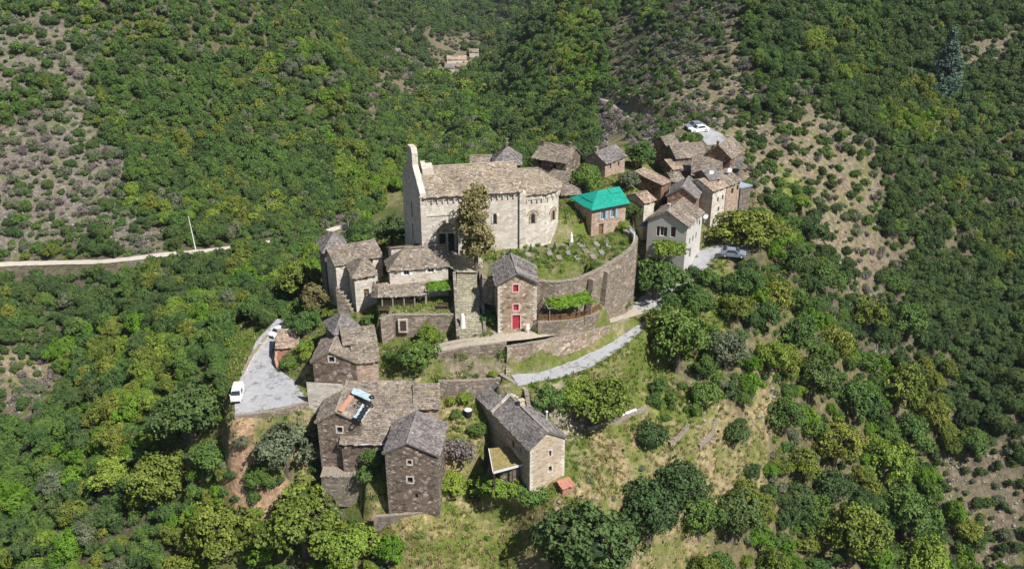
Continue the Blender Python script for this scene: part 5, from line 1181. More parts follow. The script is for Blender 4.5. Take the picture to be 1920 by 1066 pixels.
# ------------------------------------------------------------------ vehicles
def car(label, px, py, z, rz, mat, van=False, cat='car', s=1.0):
    p = at(px, py, z); R_ = root('parked_van' if van else 'parked_car', label, cat, p, rz); L, W, H = (4.6,1.85,1.95) if van else (4.2,1.75,1.45)
    secs = ([(-2.3,.35,.9,.75),(-2.25,.3,1.1,.85),(-1.55,.25,1.25,.9),(-1.0,.25,1.9,.92),(.8,.25,1.97,.92),(2.2,.25,1.9,.9),(2.3,.35,1.7,.88)] if van else
            [(-2.1,.35,.65,.75),(-2.0,.25,.8,.85),(-1.0,.22,.95,.88),(-.35,.22,1.4,.85),(1.0,.22,1.45,.85),(1.85,.22,.98,.86),(2.1,.35,.85,.8)])
    b_ = MB(); vs = []; 
    for (x, z0, z1, hw) in secs:
        zw = min(z1, 1.0 if not van else 1.15)
        vs += [(x,-hw,z0),(x,-hw-.02,(z0+zw)/2),(x,-hw,zw),(x,-hw*.82,z1),(x,hw*.82,z1),(x,hw,zw),(x,hw+.02,(z0+zw)/2),(x,hw,z0)]
    fs = [(i*8+k,i*8+(k+1)%8,i*8+8+(k+1)%8,i*8+8+k) for i in range(len(secs)-1) for k in range(8)]+[tuple(range(8))[::-1], tuple(len(secs)*8-8+k for k in range(8))]
    b_.add(vs, fs); b_.build('body', M[mat], R_)
    z1, z2 = (1.2,1.82) if van else (.97,1.36)
    g_ = MB(); hw = .76 if van else .72
    xf0, xf1 = (-1.6,-1.02) if van else (-1.0,-.37)
    g_.add([(xf0-.03,-hw,z1+.06),(xf0-.03,hw,z1+.06),(xf1-.03,hw*.92,z2+.04),(xf1-.03,-hw*.92,z2+.04)], [(3,2,1,0)]); g_.build('windscreen', M['glass'], R_)
    g_ = MB(); xr = 2.33 if van else 1.9
    g_.add([(1.62 if not van else 2.315,-hw*.9,1.2 if not van else 1.25),(1.62 if not van else 2.315,hw*.9,1.2 if not van else 1.25),(1.12 if not van else 2.26,hw*.85,1.42 if not van else 1.75),(1.12 if not van else 2.26,-hw*.85,1.42 if not van else 1.75)], [(0,1,2,3)]) ; g_.build('rear_window', M['glass'], R_)
    for sgn in (-1,1):
        g_ = MB(); y0 = sgn*(.935 if van else .885); y1 = sgn*(.80 if van else .73)
        g_.add([((-1.25 if van else -.75),y0,z1+.02),((.2 if van else 1.3),y0,z1+.02),((.2 if van else .95),y1,z2),((-.95 if van else -.3),y1,z2)], [(0,1,2,3) if sgn < 0 else (3,2,1,0)]); g_.build('side_window', M['glass'], R_)
        for x in (-1.4,1.35):
            w_ = MB(); w_.lathe([(.31,-.11),(.33,-.06),(.33,.06),(.31,.11)], (x, sgn*.80, .33), 14, 'y'); wo_ = w_.build('wheel', M['rubber'], R_)
            r_ = MB(); r_.lathe([(.17,-.13),(.17,.13)], (x, sgn*.80, .33), 8, 'y'); r_.build('rim', M['zinc'], wo_)
        hl = MB(); xx = -2.26 if van else -2.06; hl.box(xx-.05,xx+.06,sgn*.55-.13,sgn*.55+.13,.62,.82); hl.build('headlight', M['zinc'], R_)
        m_ = MB(); xm = -1.3 if van else -.75; m_.box(xm-.1,xm+.05,min(sgn*.9,sgn*1.08),max(sgn*.9,sgn*1.08),1.1,1.3); m_.build('mirror', M[mat], R_)
    bp = MB(); bp.box((-2.36 if van else -2.15),(-2.28 if van else -2.05),-.7,.7,.28,.5); bp.build('bumper', M['dark'], R_)
    return R_
car('white van parked at the left edge of the parking lot', 446, 744, -15, math.radians(97), 'carwhite', True, 'van').scale = (.80,.84,.84)
car('grey car parked under the big chestnut beside the road', 1374, 480, -6.2, math.radians(168), 'cargrey')
car('white car in the parking area beside the far road', 1309, 247, 4.1, math.radians(20), 'carwhite')
car('dark car in the parking area beside the far road', 1303, 241, 4.4, math.radians(15), 'cargrey')
car('white car half hidden in shade at the top of the parking lot', 522, 626, -14.6, math.radians(60), 'carwhite').scale = (.8,.8,.8)
def sheetx(pts, z): pass
# far parking apron
o_ = MB(); P = [at(*p) for p in [(1292,252,4.1),(1296,238,4.4),(1316,236,4.4),(1342,246,4.1),(1330,256,3.9)]]; o_.add([(p[0],p[1],Z(p[0],p[1])[0]+.15) for p in P], [tuple(range(5))]); oo = o_.build('far_parking_lot', M['asphalt']); tag(oo, kind='structure')
# ------------------------------------------------------------------ roof clutter on the tyre roof
def on_roof(px, py, zguess=-13.2):
    # the left tower's right slope
    return at(px, py, zguess)
for i, (px_, py_, zz) in enumerate([(676,781,-13.35),(680,774,-13.3),(684,768,-13.25),(688,762,-13.2),(691,757,-13.2),(672,787,-13.4),(673,756,-12.9),(697,745,-13.1),(695,761,-13.3)]):
    p = at(px_, py_, zz+.35); R_ = root('old_tyre', f'old black tyre, {ORD[i]} counted from the front eave of the tower house roof', 'tyre', p, 0, 'old tyres weighing down the roof sheeting'); R_.rotation_euler = (0,math.radians(26),0)
    b_ = MB(); n, m = 14, 6
    vs = [((.30+.11*math.cos(b))*math.cos(a), (.30+.11*math.cos(b))*math.sin(a), .11*math.sin(b)+.12) for a in [2*math.pi*k/n for k in range(n)] for b in [2*math.pi*j/m for j in range(m)]]
    b_.add(vs, [(k*m+j, ((k+1)%n)*m+j, ((k+1)%n)*m+(j+1)%m, k*m+(j+1)%m) for k in range(n) for j in range(m)]); b_.build('rubber_ring', M['rubber'], R_)
def draped(name, label, cat, pts, mat, seed=1, amp=.12, th=.05):
    P = [at(*p) for p in pts]; c = np.mean(P, axis=0); b_ = MB(); n = 7; rs = np.random.RandomState(seed)
    hz = rs.uniform(-amp, amp, (n+1,n+1)); vs = []
    for lay in (0, th):
        for i in range(n+1):
            for j in range(n+1):
                u, v = i/n, j/n; q = (P[0]*(1-u)+P[1]*u)*(1-v)+(P[3]*(1-u)+P[2]*u)*v; k = rs.uniform(-.05,.05) if lay == 0 else 0
                vs.append((q[0]-c[0], q[1]-c[1], q[2]-c[2]+hz[i,j]+lay))
    N1 = (n+1)**2; f = []
    for i in range(n):
        for j in range(n):
            a = i*(n+1)+j; f.append((a+N1,a+n+1+N1,a+n+2+N1,a+1+N1)); f.append((a,a+1,a+n+2,a+n+1))
    b_.add(vs, f); o = b_.build(name, M[mat]); o.location = c; tag(o, label, cat); return o
draped('plastic_sheet','pale blue white plastic sheeting crumpled on the tower house roof','sheeting',[(658,736,-12.3),(664,726,-12.1),(700,742,-12.8),(694,752,-12.9)],'bluewhite',2,.09)
draped('plastic_sheet','lower pale sheeting spread under the row of tyres','sheeting',[(662,782,-12.9),(680,757,-12.7),(694,766,-13.2),(678,790,-13.5)],'bluewhite',4,.09)
draped('orange_board','faded orange boarding along the ridge of the tyre roof','board',[(634,769,-12.1),(656,740,-12.1),(664,743,-12.45),(642,772,-12.5)],'terracotta',3,.03)
draped('blue_tarp','blue tarpaulin bundle in the shade under the lower tree','tarpaulin',[(785,708,-13.5),(787,697,-12.6),(803,697,-12.6),(801,708,-13.5)],'blue',5,.2)
draped('blue_tarp','blue tarpaulin awning at the left of the grey white house','tarpaulin',[(1200,424,-1.2),(1205,417,-.6),(1217,414,-.5),(1216,424,-1.4)],'blue',6,.08)
draped('zinc_gutter_sheet','pale metal flashing along the eave between the two towers','flashing',[(676,833,-16.95),(677,829,-16.9),(722,829,-16.9),(722,833,-16.95)],'zinc',7,.01)
# ------------------------------------------------------------------ satellite dishes
for (px_, py_, zz, lb) in [(1281,450,-3,'white satellite dish on the front wall of the grey white house'),(1290,342,3.5,'white satellite dish at the left of the brown gabled house'),(1333,325,4.9,'white satellite dish on the wide slate roof'),(1367,320,4.4,'white satellite dish on the right of the upper village roofs'),(1322,407,0,'white satellite dish low behind the grey white house')]:
    p = at(px_, py_, zz); R_ = root('satellite_dish', lb, 'satellite dish', (p[0],p[1]-.25,p[2]), .3)
    b_ = MB(); b_.lathe([(.04,.0),(.3,-.05),(.46,-.14),(.47,-.15),(.3,-.09),(.02,-.05)], (0,0,.3), 14, 'y'); b_.build('dish', M['white'], R_)
    b_ = MB(); b_.bar((0,.1,-.9),(0,.05,.3),.06); b_.bar((0,-.1,.1),(0,-.5,.3),.03); b_.build('mount', M['zinc'], R_)
# ------------------------------------------------------------------ pole and wires
def pole(label, px, py, h, lean=0, mat='greywood', cat='utility pole', g=None):
    p = ghit(px, py) if g is None else g; R_ = root('utility_pole', label, cat, p)
    b_ = MB(); b_.lathe([(.15,-.6),(.12,0),(.08,h)], n=8); b_.build('shaft', M[mat], R_)
    b_ = MB(); b_.box(-.5,.5,-.06,.06,h-.6,h-.48); b_.build('crossarm', M['dkwood'], R_); R_.rotation_euler = (0,lean,0); return R_
pole('tall pale concrete pole standing beside the pale track on the left', 367, 468, 8.6, -.06, 'white')
pole('grey pole in the trees just behind the long slate roofed house', 656, 462, 6.5)
pole('thin reddish dead stem pole in the wood left of the parking lot', 163, 640, 5, 0, 'rust')
pole('thin pole rising behind the grey white house', 1250, 392, 8, 0, 'greywood', g=at(1252,400,-1))
# ------------------------------------------------------------------ turf roofed carport, red cover, stack, boulders
def carport():
    P = [at(*p) for p in [(925,884,-18.3),(992,866,-18.2),(972,834,-17.7),(917,840,-17.8)]]; c = P[0]; R_ = root('carport', 'flat carport roofed with dry turf leaning on the long slate house', 'carport', (c[0],c[1],-20.6))
    b_ = MB(); Q = [p-np.array([c[0],c[1],-20.6]) for p in P]; b_.add([tuple(q) for q in Q]+[(q[0],q[1],q[2]-.2) for q in Q], [(0,1,2,3),(7,6,5,4),(0,4,5,1),(1,5,6,2),(2,6,7,3),(3,7,4,0)]); b_.build('turf_roof', M['sedum'], R_)
    t_ = MB(); t_.bar((Q[0][0],Q[0][1]-.06,Q[0][2]-.1),(Q[1][0],Q[1][1]-.06,Q[1][2]-.1),.1,.3); t_.bar((Q[0][0]-.06,Q[0][1],Q[0][2]-.1),(Q[3][0]-.06,Q[3][1],Q[3][2]-.1),.1,.3); t_.build('fascia', M['zinc'], R_)
    for q in (Q[0],Q[3],Q[0]*.5+Q[1]*.5):
        p_ = MB(); p_.box(q[0]+.05,q[0]+.2,q[1]+.05,q[1]+.2,-2,q[2]-.1); p_.build('post', M['dkwood'], R_)
    w_ = MB(); w_.box(.9,3.4,1.6,2.0,-1.5,2.3); w_.build('store_wall', M['brown'], R_)
carport()
post_thing('wooden_gate','dark wooden gate between the two clipped hedges','gate',878,916,None,[('panel','dkwood',lambda b:b.box(-.5,.5,-.06,.06,-.2,1.5)),('post','greywood',lambda b:b.box(-.66,-.52,-.08,.08,-.3,1.7)),('post','greywood',lambda b:b.box(.52,.66,-.08,.08,-.3,1.7))])
def redbox():
    p = ghit(1060, 916); R_ = root('garden_shed','small terracotta roofed shed at the right foot of the long house','shed',p,.5)
    b_ = MB(); b_.box(-.8,.8,-.6,.6,-.5,.7); b_.build('wall', M['rust'], R_); r_ = MB(); roof_plane(r_, [(-1,-.8,.8),(1,-.8,.8),(1,.8,1.2),(-1,.8,1.2)], row=.4); r_.build('roof', M['terracotta'], R_)
redbox()
post_thing('orange_board','leaning orange board by the corner of the nearest tower house','board',829,808,None,[('panel','terracotta',lambda b:b.add([(-.5,0,0),(.6,.1,0),(.0,.6,1.4),(-.5,.5,1.3),(-.5,.06,0),(.6,.16,0),(.0,.66,1.4),(-.5,.56,1.3)],[(0,1,2,3),(7,6,5,4),(0,4,5,1),(1,5,6,2),(2,6,7,3),(3,7,4,0)]))])
p = ghit(1178, 776); R_ = root('plank_stack','pale stack of weathered planks and slabs on the terrace edge','plank stack',p,.62)
for k in range(4):
    b_ = MB(); b_.box(-1.5+RNG.uniform(-.2,.2),1.5+RNG.uniform(-.2,.2),-.3+k*.03,.3-k*.05,-.2+k*.16,-.2+k*.16+.13); b_.build('plank', M['white' if k % 2 else 'grave'], R_)
p = ghit(948,776); 
post_thing('water_butt','round dark grey water butt in the garden behind the nearest tower house','water butt',878,778,None,[('drum','dark',lambda b:b.lathe([(.5,-.2),(.55,.4),(.5,.9)],n=12)),('rim','zinc',lambda b:b.lathe([(.53,.9),(.56,.93),(.53,.96)],n=12))])
post_thing('vent_pipe','short metal vent pipe on the right slope of the long slate roof','vent pipe',1025,779,-13.8,[('pipe','zinc',lambda b:b.lathe([(.1,-.8),(.1,.6)],n=8)),('cowl','zinc',lambda b:b.lathe([(.2,.6),(.2,.7),(.05,.85)],n=8))])  # plain metal vent pipe with cowl, no lamp in it
# boulders of the lower terraces
for i in range(26):
    px_, py_ = RNG.choice([(1320,RNG.uniform(770,830)),(RNG.uniform(1290,1340),RNG.uniform(780,850)),(RNG.uniform(1420,1460),RNG.uniform(700,780)),(RNG.uniform(1060,1110),RNG.uniform(780,800)),(RNG.uniform(1000,1180),RNG.uniform(920,960))])
    g = ghit(px_, py_); b_ = MB(); s_ = RNG.uniform(.2,.55); b_.lathe([(s_*.7*RNG.uniform(.7,1),-.2),(s_,.05),(s_*.85,s_*.5),(s_*.4,s_*.7)], n=7)
    o = b_.build('boulder', M['rubble']); o.location = g; o.rotation_euler = (RNG.uniform(-.3,.3),RNG.uniform(-.3,.3),RNG.uniform(0,6)); tag(o,f'pale grey boulder number PLACE from the left on the dry lower right terraces','boulder','boulders scattered over the lower terraces')
# ------------------------------------------------------------------ hand placed trees
T = tree_px
T(893,422,44,'tallbrown','tall russet leaved tree standing before the church wall', zbase=-1.2, sz=1.1, hc=1.9, sxy=(.95,.95), name='russet_tree')
T(540,828,64,'grey','big round grey green oak left of the tower house with tyres')
T(425,978,70,'chestnut','yellow green chestnut between the grey oak and the left wood')
T(575,958,88,'chestnut','large chestnut at the bottom directly below the tyre roof tower')
T(665,1010,62,'yellow','bright yellow green tree at the bottom left of the nearest tower house')
T(305,880,62,'chestnut','broad olive chestnut in front of the dark wood left of the orange bank')
T(215,880,45,'yellow','rounded bright yellow green tree in the lower left wood')
T(365,755,75,'oak','large dark oak overhanging the left edge of the parking lot')
T(400,850,46,'gbush','smooth rounded dark green bush beside the orange bank')
T(1110,1000,108,'oak','huge dark oak at the bottom centre of the picture', sz=.9)
T(1215,945,75,'oak','dark oak adjoining the huge oak at bottom centre', v=1)
T(1268,890,62,'oak','dark oak above the huge oak on the lower right slope', v=2)
T(1310,960,50,'green','green tree at the right of the oak cluster')
T(1370,950,62,'oak','dark bushy oak on the dry slope right of the oak cluster', v=1)
T(1268,630,62,'green','large green tree covering the bend of the road', sz=1.2)
T(1290,543,27,'green','dense green bushy tree on the right verge of the road')
T(1258,562,24,'gbush','low green bush on the outer verge of the road bend')
T(1300,512,20,'obush','dark bush beside the road under the grey white house')
T(1235,592,32,'chestnut','small olive tree overhanging the road above the bend')
T(1330,520,26,'gbush','green bush heap on the bank right of the road')
T(1362,535,30,'obush','dark green bush on the bank below the parked grey car')
T(1310,560,30,'green','green tree on the bank between the road and the slope')
T(1380,570,34,'chestnut','olive tree on the bank below the car chestnut')
T(1160,478,12,'gbush','creeping green bush on the top of the curved wall')
T(1120,520,16,'gbush','green bush hanging on the curved retaining wall')
T(1092,527,14,'ybush','light green weed clump on the retaining wall above the pergola')
T(1170,560,16,'gbush','small green bush at the foot of the curved wall')
T(1360,650,46,'grey','grey olive like tree right of the tree at the road bend')
T(1405,425,72,'chestnut','big olive brown chestnut shading the car beside the road', sz=.68, zbase=-7.2)
T(1228,512,54,'green','dense green tree below the grey white house')
T(790,664,42,'green','dense green tree below the veranda terrace', v=1)
T(803,622,26,'yellow','sparse yellow olive shrub against the veranda terrace wall', sz=1.1)
T(563,522,48,'chestnut','large olive tree left of the white houses')
T(600,558,34,'brown','russet tinged tree against the tall narrow house')
T(575,600,28,'green','green tree above the rust roofed shed')
T(1098,328,36,'green','round green tree among the back houses behind the green roof', v=2)
T(1187,395,30,'oak','dark bush like tree at the right of the green tarpaulin roof')
T(1178,338,24,'grey','grey green tree behind the green tarpaulin roof')
T(1200,290,34,'green','green tree left of the upper village')
T(1290,262,20,'green','tree just below the far parking area')
T(1167,424,19,'ybush','bright yellow bush by the cemetery corner', name='yellow_bush', zbase=-.7)
T(922,594,25,'gbush','glossy green bush at the left of the red shuttered house', v=0)
T(896,604,14,'red','small red brown shrub beside the stone steps')
T(1130,735,66,'chestnut','wide green and yellow tree below the road bend', sz=.85)
T(1075,735,42,'yellow','yellow green tree between the hedge wall and the wide tree')
T(1030,745,44,'gbush','rust and green hedge mass beside the long slate house', sz=.9)
T(1000,745,26,'brown','rust tinted bush at the right edge of the dead end wall', sz=.6)
T(1317,735,38,'gbush','round green bush alone on the slope below the road', v=0)
T(1215,815,40,'obush','dark bush left of centre on the dry terraces')
T(1375,812,36,'obush','dark green bush at the right of the dry terraces', v=1)
T(1405,880,24,'obush','small dark bush on the dry slope near the chestnut wood')
T(1320,985,22,'obush','small round bush in the bottom right dry slope')
T(850,906,40,'ybush','clipped bright green hedge ball left of the wooden gate', sz=.85)
for k,(x_,y_) in enumerate([(905,905),(932,907),(958,909),(985,914),(1003,920)]):
    T(x_,y_+1,43,'ybush' if k < 3 else 'gbush',['left end bush of the clipped hedge right of the gate','second bush of the clipped hedge right of the gate','middle bush of the clipped hedge below the carport','fourth bush of the hedge below the carport turning darker','dark right end bush of the hedge at the long house'][k], sz=.8, group='bushes of the clipped hedge')
T(862,842,42,'bare','grey brown leafless looking bush behind the nearest tower house', cat='bush')
T(897,803,22,'gbush','round green bush in the garden left of the long house')
T(940,822,14,'gbush','small green bush by the shaded wall of the long house')
T(870,745,20,'ybush','light green shrub in the garden under the brown terrace wall'); T(845,752,14,'ybush','small light shrub at the corner of the barn roof garden')
T(855,775,14,'gbush','low green plant patch beside the barn end')
T(925,702,12,'ybush','small bright shrub on top of the brown terrace wall')
T(700,855,26,'gbush','green ivy bush filling the gap between the tower houses', sz=1.2)
T(690,885,26,'gbush','lower green bush at the foot of the gap between the tower houses', v=1)
T(812,932,15,'gbush','narrow green bush against the right corner of the nearest tower house', sz=1.3)
T(573,650,20,'ybush','bright yellow green shrub behind the rust roofed shed')
T(575,668,16,'ybush','lower yellow green shrub beside the shaded farmhouse wall')
T(545,680,20,'gbush','olive shrub inside the ruined corner by the parking lot')
T(655,592,20,'gbush','green bush above the pyramid roof of the farm cluster'); T(690,600,18,'gbush','green bush in the shaded alley mouth'); T(690,560,14,'obush','climbing shrub on the tall narrow white house corner', sz=1.5)
T(735,665,16,'gbush','small bush between the farm cluster and the green tree')
T(1250,462,16,'ybush','olive creeper heap on the pergola of the grey white house', zbase=-6.2)
T(735,425,36,'oak','dark tree squeezed between the slate roofs and the church bell wall')
T(700,440,26,'green','green tree behind the long slate roof')
T(665,410,20,'grey','pale grey green tree behind the west houses')
T(1500,380,28,'yellow','bright yellow green tree right of the chestnut on the village edge', v=0)
T(1515,430,34,'oak','dark round tree above the right hand slope', v=0)
T(1765,130,38,'cedar','tall conical blue green cedar on the right hillside', sz=1.0, hc=1.5)
for k,(x_,y_,r_) in enumerate([(1450,560,40),(1490,620,46),(1560,640,44),(1440,660,38),(1520,700,50),(1600,740,50),(1680,720,52),(1470,770,42),(1560,820,52),(1650,860,56),(1560,900,46),(1700,800,48),(1590,985,70),(1690,960,60),(1500,860,38),(1720,1040,60),(1480,480,34),(1540,520,36),(1620,580,40),(1700,600,40)]):
    T(x_,y_,r_,['chestnut','green','chestnut','yellow','oak','green'][k%6], ['olive chestnut','green tree','yellowish chestnut','bright yellow green tree','dark oak','deep green tree'][k%6]+' '+['at the top of the right hand wood','near the top left of the right hand wood','under the dark upper right slope','beside the olive tree at the road bend','in the middle left of the right hand wood','in the centre of the right hand wood','towards the right edge of the right hand wood','above the dry terraces in the right hand wood','midway down the right hand wood','low in the right hand wood','at the left edge low in the right hand wood','near the ravine on the right','largest near the bottom of the right hand wood','beside the ravine low on the right','standing next to the dry terrace slope','lowest on the right before the ravine','just right of the parked grey car','high on the right hand slope','on the upper right wooded slope','farthest right on the upper wooded slope'][k], sz=1.1, group=None)
# dead pale branches
for k,(x_,y_) in enumerate([(1480,775),(1515,735),(1690,800),(1640,670)]):
    g = ghit(x_, y_+20); R_ = root('dead_tree', ['pale leafless tree at the left edge of the right hand wood','pale bare branched tree left in the right hand wood','pale dead tree near the ravine','greyish bare tree in the upper right hand wood'][k], 'tree', g)
    b_ = MB(); rr_ = random.Random(k)
    b_.lathe([(.2,-.5),(.15,1),(.1,3.2)], n=6)
    for j in range(16):
        a = rr_.uniform(0,6.28); z0 = rr_.uniform(1.2,3); l = rr_.uniform(.8,1.8); e = (math.cos(a)*l, math.sin(a)*l, z0+rr_.uniform(.8,2)); b_.bar((0,0,z0), e, .07)
        for q in range(3): b_.bar(e, (e[0]+rr_.uniform(-.6,.6), e[1]+rr_.uniform(-.6,.6), e[2]+rr_.uniform(.1,.8)), .035)
    b_.build('branches', M['greywood'], R_)

# ------------------------------------------------------------------ woods and scrub over the hills
rs = np.random.RandomState(11)
pts = []
for y0, y1, s in ((62,150,2.3),(150,270,2.15),(270,430,2.8),(430,720,4.0),(720,1600,9.0)):
    xm = y1*.62+(70 if y1 < 450 else 35); gx = np.arange(-xm, xm, s); gy = np.arange(y0, y1, s*.92)
    X, Y = np.meshgrid(gx, gy); X = X.ravel()+rs.uniform(-.5,.5,X.size)*s; Y = Y.ravel()+rs.uniform(-.5,.5,Y.size)*s
    k = np.abs(X) < Y*.60+(66 if y1 < 450 else 28); pts.append(np.stack([X[k],Y[k],np.full(k.sum(),s)],1))
n1 = sum(len(q) for q in pts)
for y0, y1, s in ((70,150,1.8),(150,300,2.1),(300,430,2.9)):   # understorey between the trees
    xm = y1*.62+35; X, Y = np.meshgrid(np.arange(-xm, xm, s), np.arange(y0, y1, s)); X = X.ravel()+rs.uniform(-.5,.5,X.size)*s; Y = Y.ravel()+rs.uniform(-.5,.5,Y.size)*s
    k = np.abs(X) < Y*.60+28; pts.append(np.stack([X[k],Y[k],np.full(k.sum(),s)],1))
pts = np.concatenate(pts); under = np.arange(len(pts)) >= n1; x, y, sp = pts.T; z = Z(x, y); px, py, dep = proj(x, y, z); c = veg(px, py, x, y)
out = (px < -30) | (px > 1950) | (py > 1120)
c = np.where(out & (py > 500) & (px > -30) & (px < 1950), ord('M'), c)
rnd = rs.rand(len(x)); r2 = rs.rand(len(x)); r3 = rs.rand(len(x))
SPEC = { # class: density, (kinds, cumulative), Rmin, Rmax, bush?
 'D':(.985,[('oak',.80),('green',.92),('grey',.965),('chestnut',1)],1.4,2.3),
 'G':(.98,[('green',.52),('oak',.78),('chestnut',.91),('grey',.975),('yellow',1)],1.3,2.3),
 'Y':(.97,[('yellow',.34),('lush',.46),('chestnut',.68),('green',.94),('grey',1)],1.4,2.4),
 'M':(.97,[('chestnut',.28),('green',.50),('lush',.66),('oak',.83),('yellow',.92),('grey',1)],1.6,2.9),
 'L':(.85,[('green',.5),('gbush',.8),('ybush',.9),('oak',1)],.8,1.7),
 'P':(.97,[('bare',.27),('grbush',.50),('obush',.72),('gbush',.93),('green',1)],.75,2.1),
 'S':(.97,[('grbush',.28),('bare',.42),('obush',.70),('gbush',.94),('green',1)],.6,1.6),
 'T':(.95,[('obush',.44),('grbush',.64),('bare',.74),('green',.9),('oak',1)],.8,1.7),
 'B':(.92,[('bare',.62),('grbush',.8),('obush',1)],.9,1.6),
 'g':(.30,[('gbush',.6),('ybush',.8),('obush',1)],.3,.8),
 'o':(.30,[('gbush',.35),('obush',.6),('grbush',.8),('bare',.9),('ybush',1)],.3,.85),
 '.':(.07,[('gbush',.6),('grbush',.8),('obush',1)],.25,.55)}
keep = np.zeros(len(x), bool); R = np.zeros(len(x)); kind = np.empty(len(x), object)
clump = fbm(x/11, y/11, 31); tone = fbm(x/16, y/16, 41)
for ch, (den, ks, r0, r1) in SPEC.items():
    m = c == ord(ch); d_ = den*np.ones(len(x))
    if ch in 'PST': d_ = den*np.clip(.5+2.4*(clump-.25), .62, 1.25)
    keep |= m & (rnd < d_); R[m] = (r0*.88+(r1*1.12-r0*.88)*r3[m]**1.9)*(1+.0*sp[m])*np.clip(sp[m]/2.6, 1, 2.6)
    sel = np.clip(r2*.62+(tone-.5)*1.5*.9+.19, 0, .9999)
    kk = np.empty(len(x), object)
    prev = 0
    for nme, cu in ks: kk[(sel >= prev) & (sel < cu)] = nme; prev = cu
    kind[m] = kk[m]
uk = np.array(['gbush','obush','grbush','gbush','ybush','obush','green'], object); wood = np.isin(c, [ord(k_) for k_ in 'DGYML'])
keep[under] = (wood & (rnd < .92))[under]; kind[under] = uk[(r2*6.999).astype(int)][under]; R[under] = ((.6+.8*r3)*np.clip(y/230,1,1.7))[under]
# keep clear of houses, roads, pads, hand placed trees
for fp in HOUSES:
    cx_, cy_ = np.mean([q[0] for q in fp]), np.mean([q[1] for q in fp]); near = (np.abs(x-cx_) < 16)&(np.abs(y-cy_) < 16)
    if near.any():
        idx = np.where(near)[0]; ins = inpoly(x[idx], y[idx], fp); dmin = np.full(len(idx), 1e9)
        for i in range(4): dd, _ = seg_d(x[idx], y[idx], fp[i-1], fp[i]); dmin = np.minimum(dmin, dd)
        keep[idx[ins | (dmin < R[idx]*.8)]] = False
for L_, hw, mg in ((ROAD,2.35,.75),(PATH,1.3,1.0),(FARROAD,2.4,.9),(TRACK,1.3,.55),(TRACK2,.6,.6)):
    for a, b in zip(L_[:-1], L_[1:]): dd, _ = seg_d(x, y, a, b); keep &= ~(dd < hw+R*mg)
# the near side of the track must not hide it
for a, b in zip(TRACK[:-1], TRACK[1:]):
    dd, _ = seg_d(x, y+2.4, a, b); keep &= ~((dd < R*1.25)&(rnd < .9)); dd, _ = seg_d(x, y+4.6, a, b); keep &= ~((dd < R*.9)&(R > 1.5)&(rnd < .7))
for P_, bl, _d in PADS:
    ins = inpoly(x, y, P_); dmin = np.full(len(x), 1e9)
    for i in range(len(P_)): dd, _ = seg_d(x, y, P_[i-1], P_[i]); dmin = np.minimum(dmin, dd)
    cem = P_ is PADS[1][0]
    keep &= ~((ins & ~(cem & (R < .6))) | (~ins & (dmin < R*.95)))
for tx, ty, tr in TREES:
    dd = np.hypot(x-tx, y-ty); keep &= ~(((dd < tr*.55+R*.5) & ~under) | ((dd < tr*.3) & under))
hm = [ghit(862,130), ghit(743,100)]
for h_, rr_ in zip(hm, (11, 5)): keep &= ~(np.hypot(x-h_[0], (y-h_[1]+7)*.75) < rr_+3)
# leave the line of sight to the hamlet and the cedar open
x, y, z, R, kind, px, py, dep, under = (a[keep] for a in (x, y, z, R, kind, px, py, dep, under))
rs2 = np.random.RandomState(5)
isb = np.array([('bush' in k) or k == 'bare' for k in kind])
szp = R*F/dep; vis = (px > 0)&(px < 1920)&(py > 5)&(py < 1080)
# visibility: ray from the camera to the crown is above the ground
def visible(i):
    t = np.linspace(.35, .985, 60); zc = z[i]+R[i]*1.2
    xx, yy, zz = x[i]*t, y[i]*t, CH+(zc-CH)*t
    return (Z(xx, yy) < zz).all()
def zone(px_, py_, yy):
    if py_ < 470 and px_ < 720: return 'on the left hillside above the pale track'
    if px_ < 620 and py_ < 590: return 'in the wood between the pale track and the village'
    if px_ < 480: return 'on the wooded slope left of the parking lot'
    if px_ < 620 and py_ >= 590: return 'around the parking lot and the bank below it'
    if px_ < 1260 and py_ > 860: return 'at the bottom below the tower houses'
    if px_ > 1380 and py_ > 470: return 'in the wooded ravine right of the village'
    if px_ > 1380: return 'on the right hillside behind the village'
    if py_ < 300: return 'in the valley and slopes behind the village'
    if px_ > 1000 and py_ > 540: return 'on the dry terraces below the road'
    return 'among the houses and walls of the village'
LOOK = {'lush':('broadleaf_tree','bright fresh green tree'),'oak':('evergreen_oak','dark evergreen oak'),'green':('broadleaf_tree','mid green leafy tree'),'chestnut':('chestnut_tree','olive toned chestnut tree'),'yellow':('broadleaf_tree','yellow green leafy tree'),'grey':('grey_green_tree','grey green tree'),
 'gbush':('bush','low green bush'),'obush':('bush','low dark green bush'),'ybush':('bush','low yellow green bush'),'grbush':('bush','low grey green bush'),'bare':('bare_bush','greyish bare twigged bush')}
single = set()
for want, mask in ((228, ~isb), (170, isb & ~under)):
    order = np.argsort(-np.where(vis & mask & (x*x+y*y > 1), szp, -1)); n = 0
    for i in order:
        if n >= want or szp[i] < 0: break
        if not visible(i): continue
        single.add(int(i)); n += 1
PR = {}; SL = []
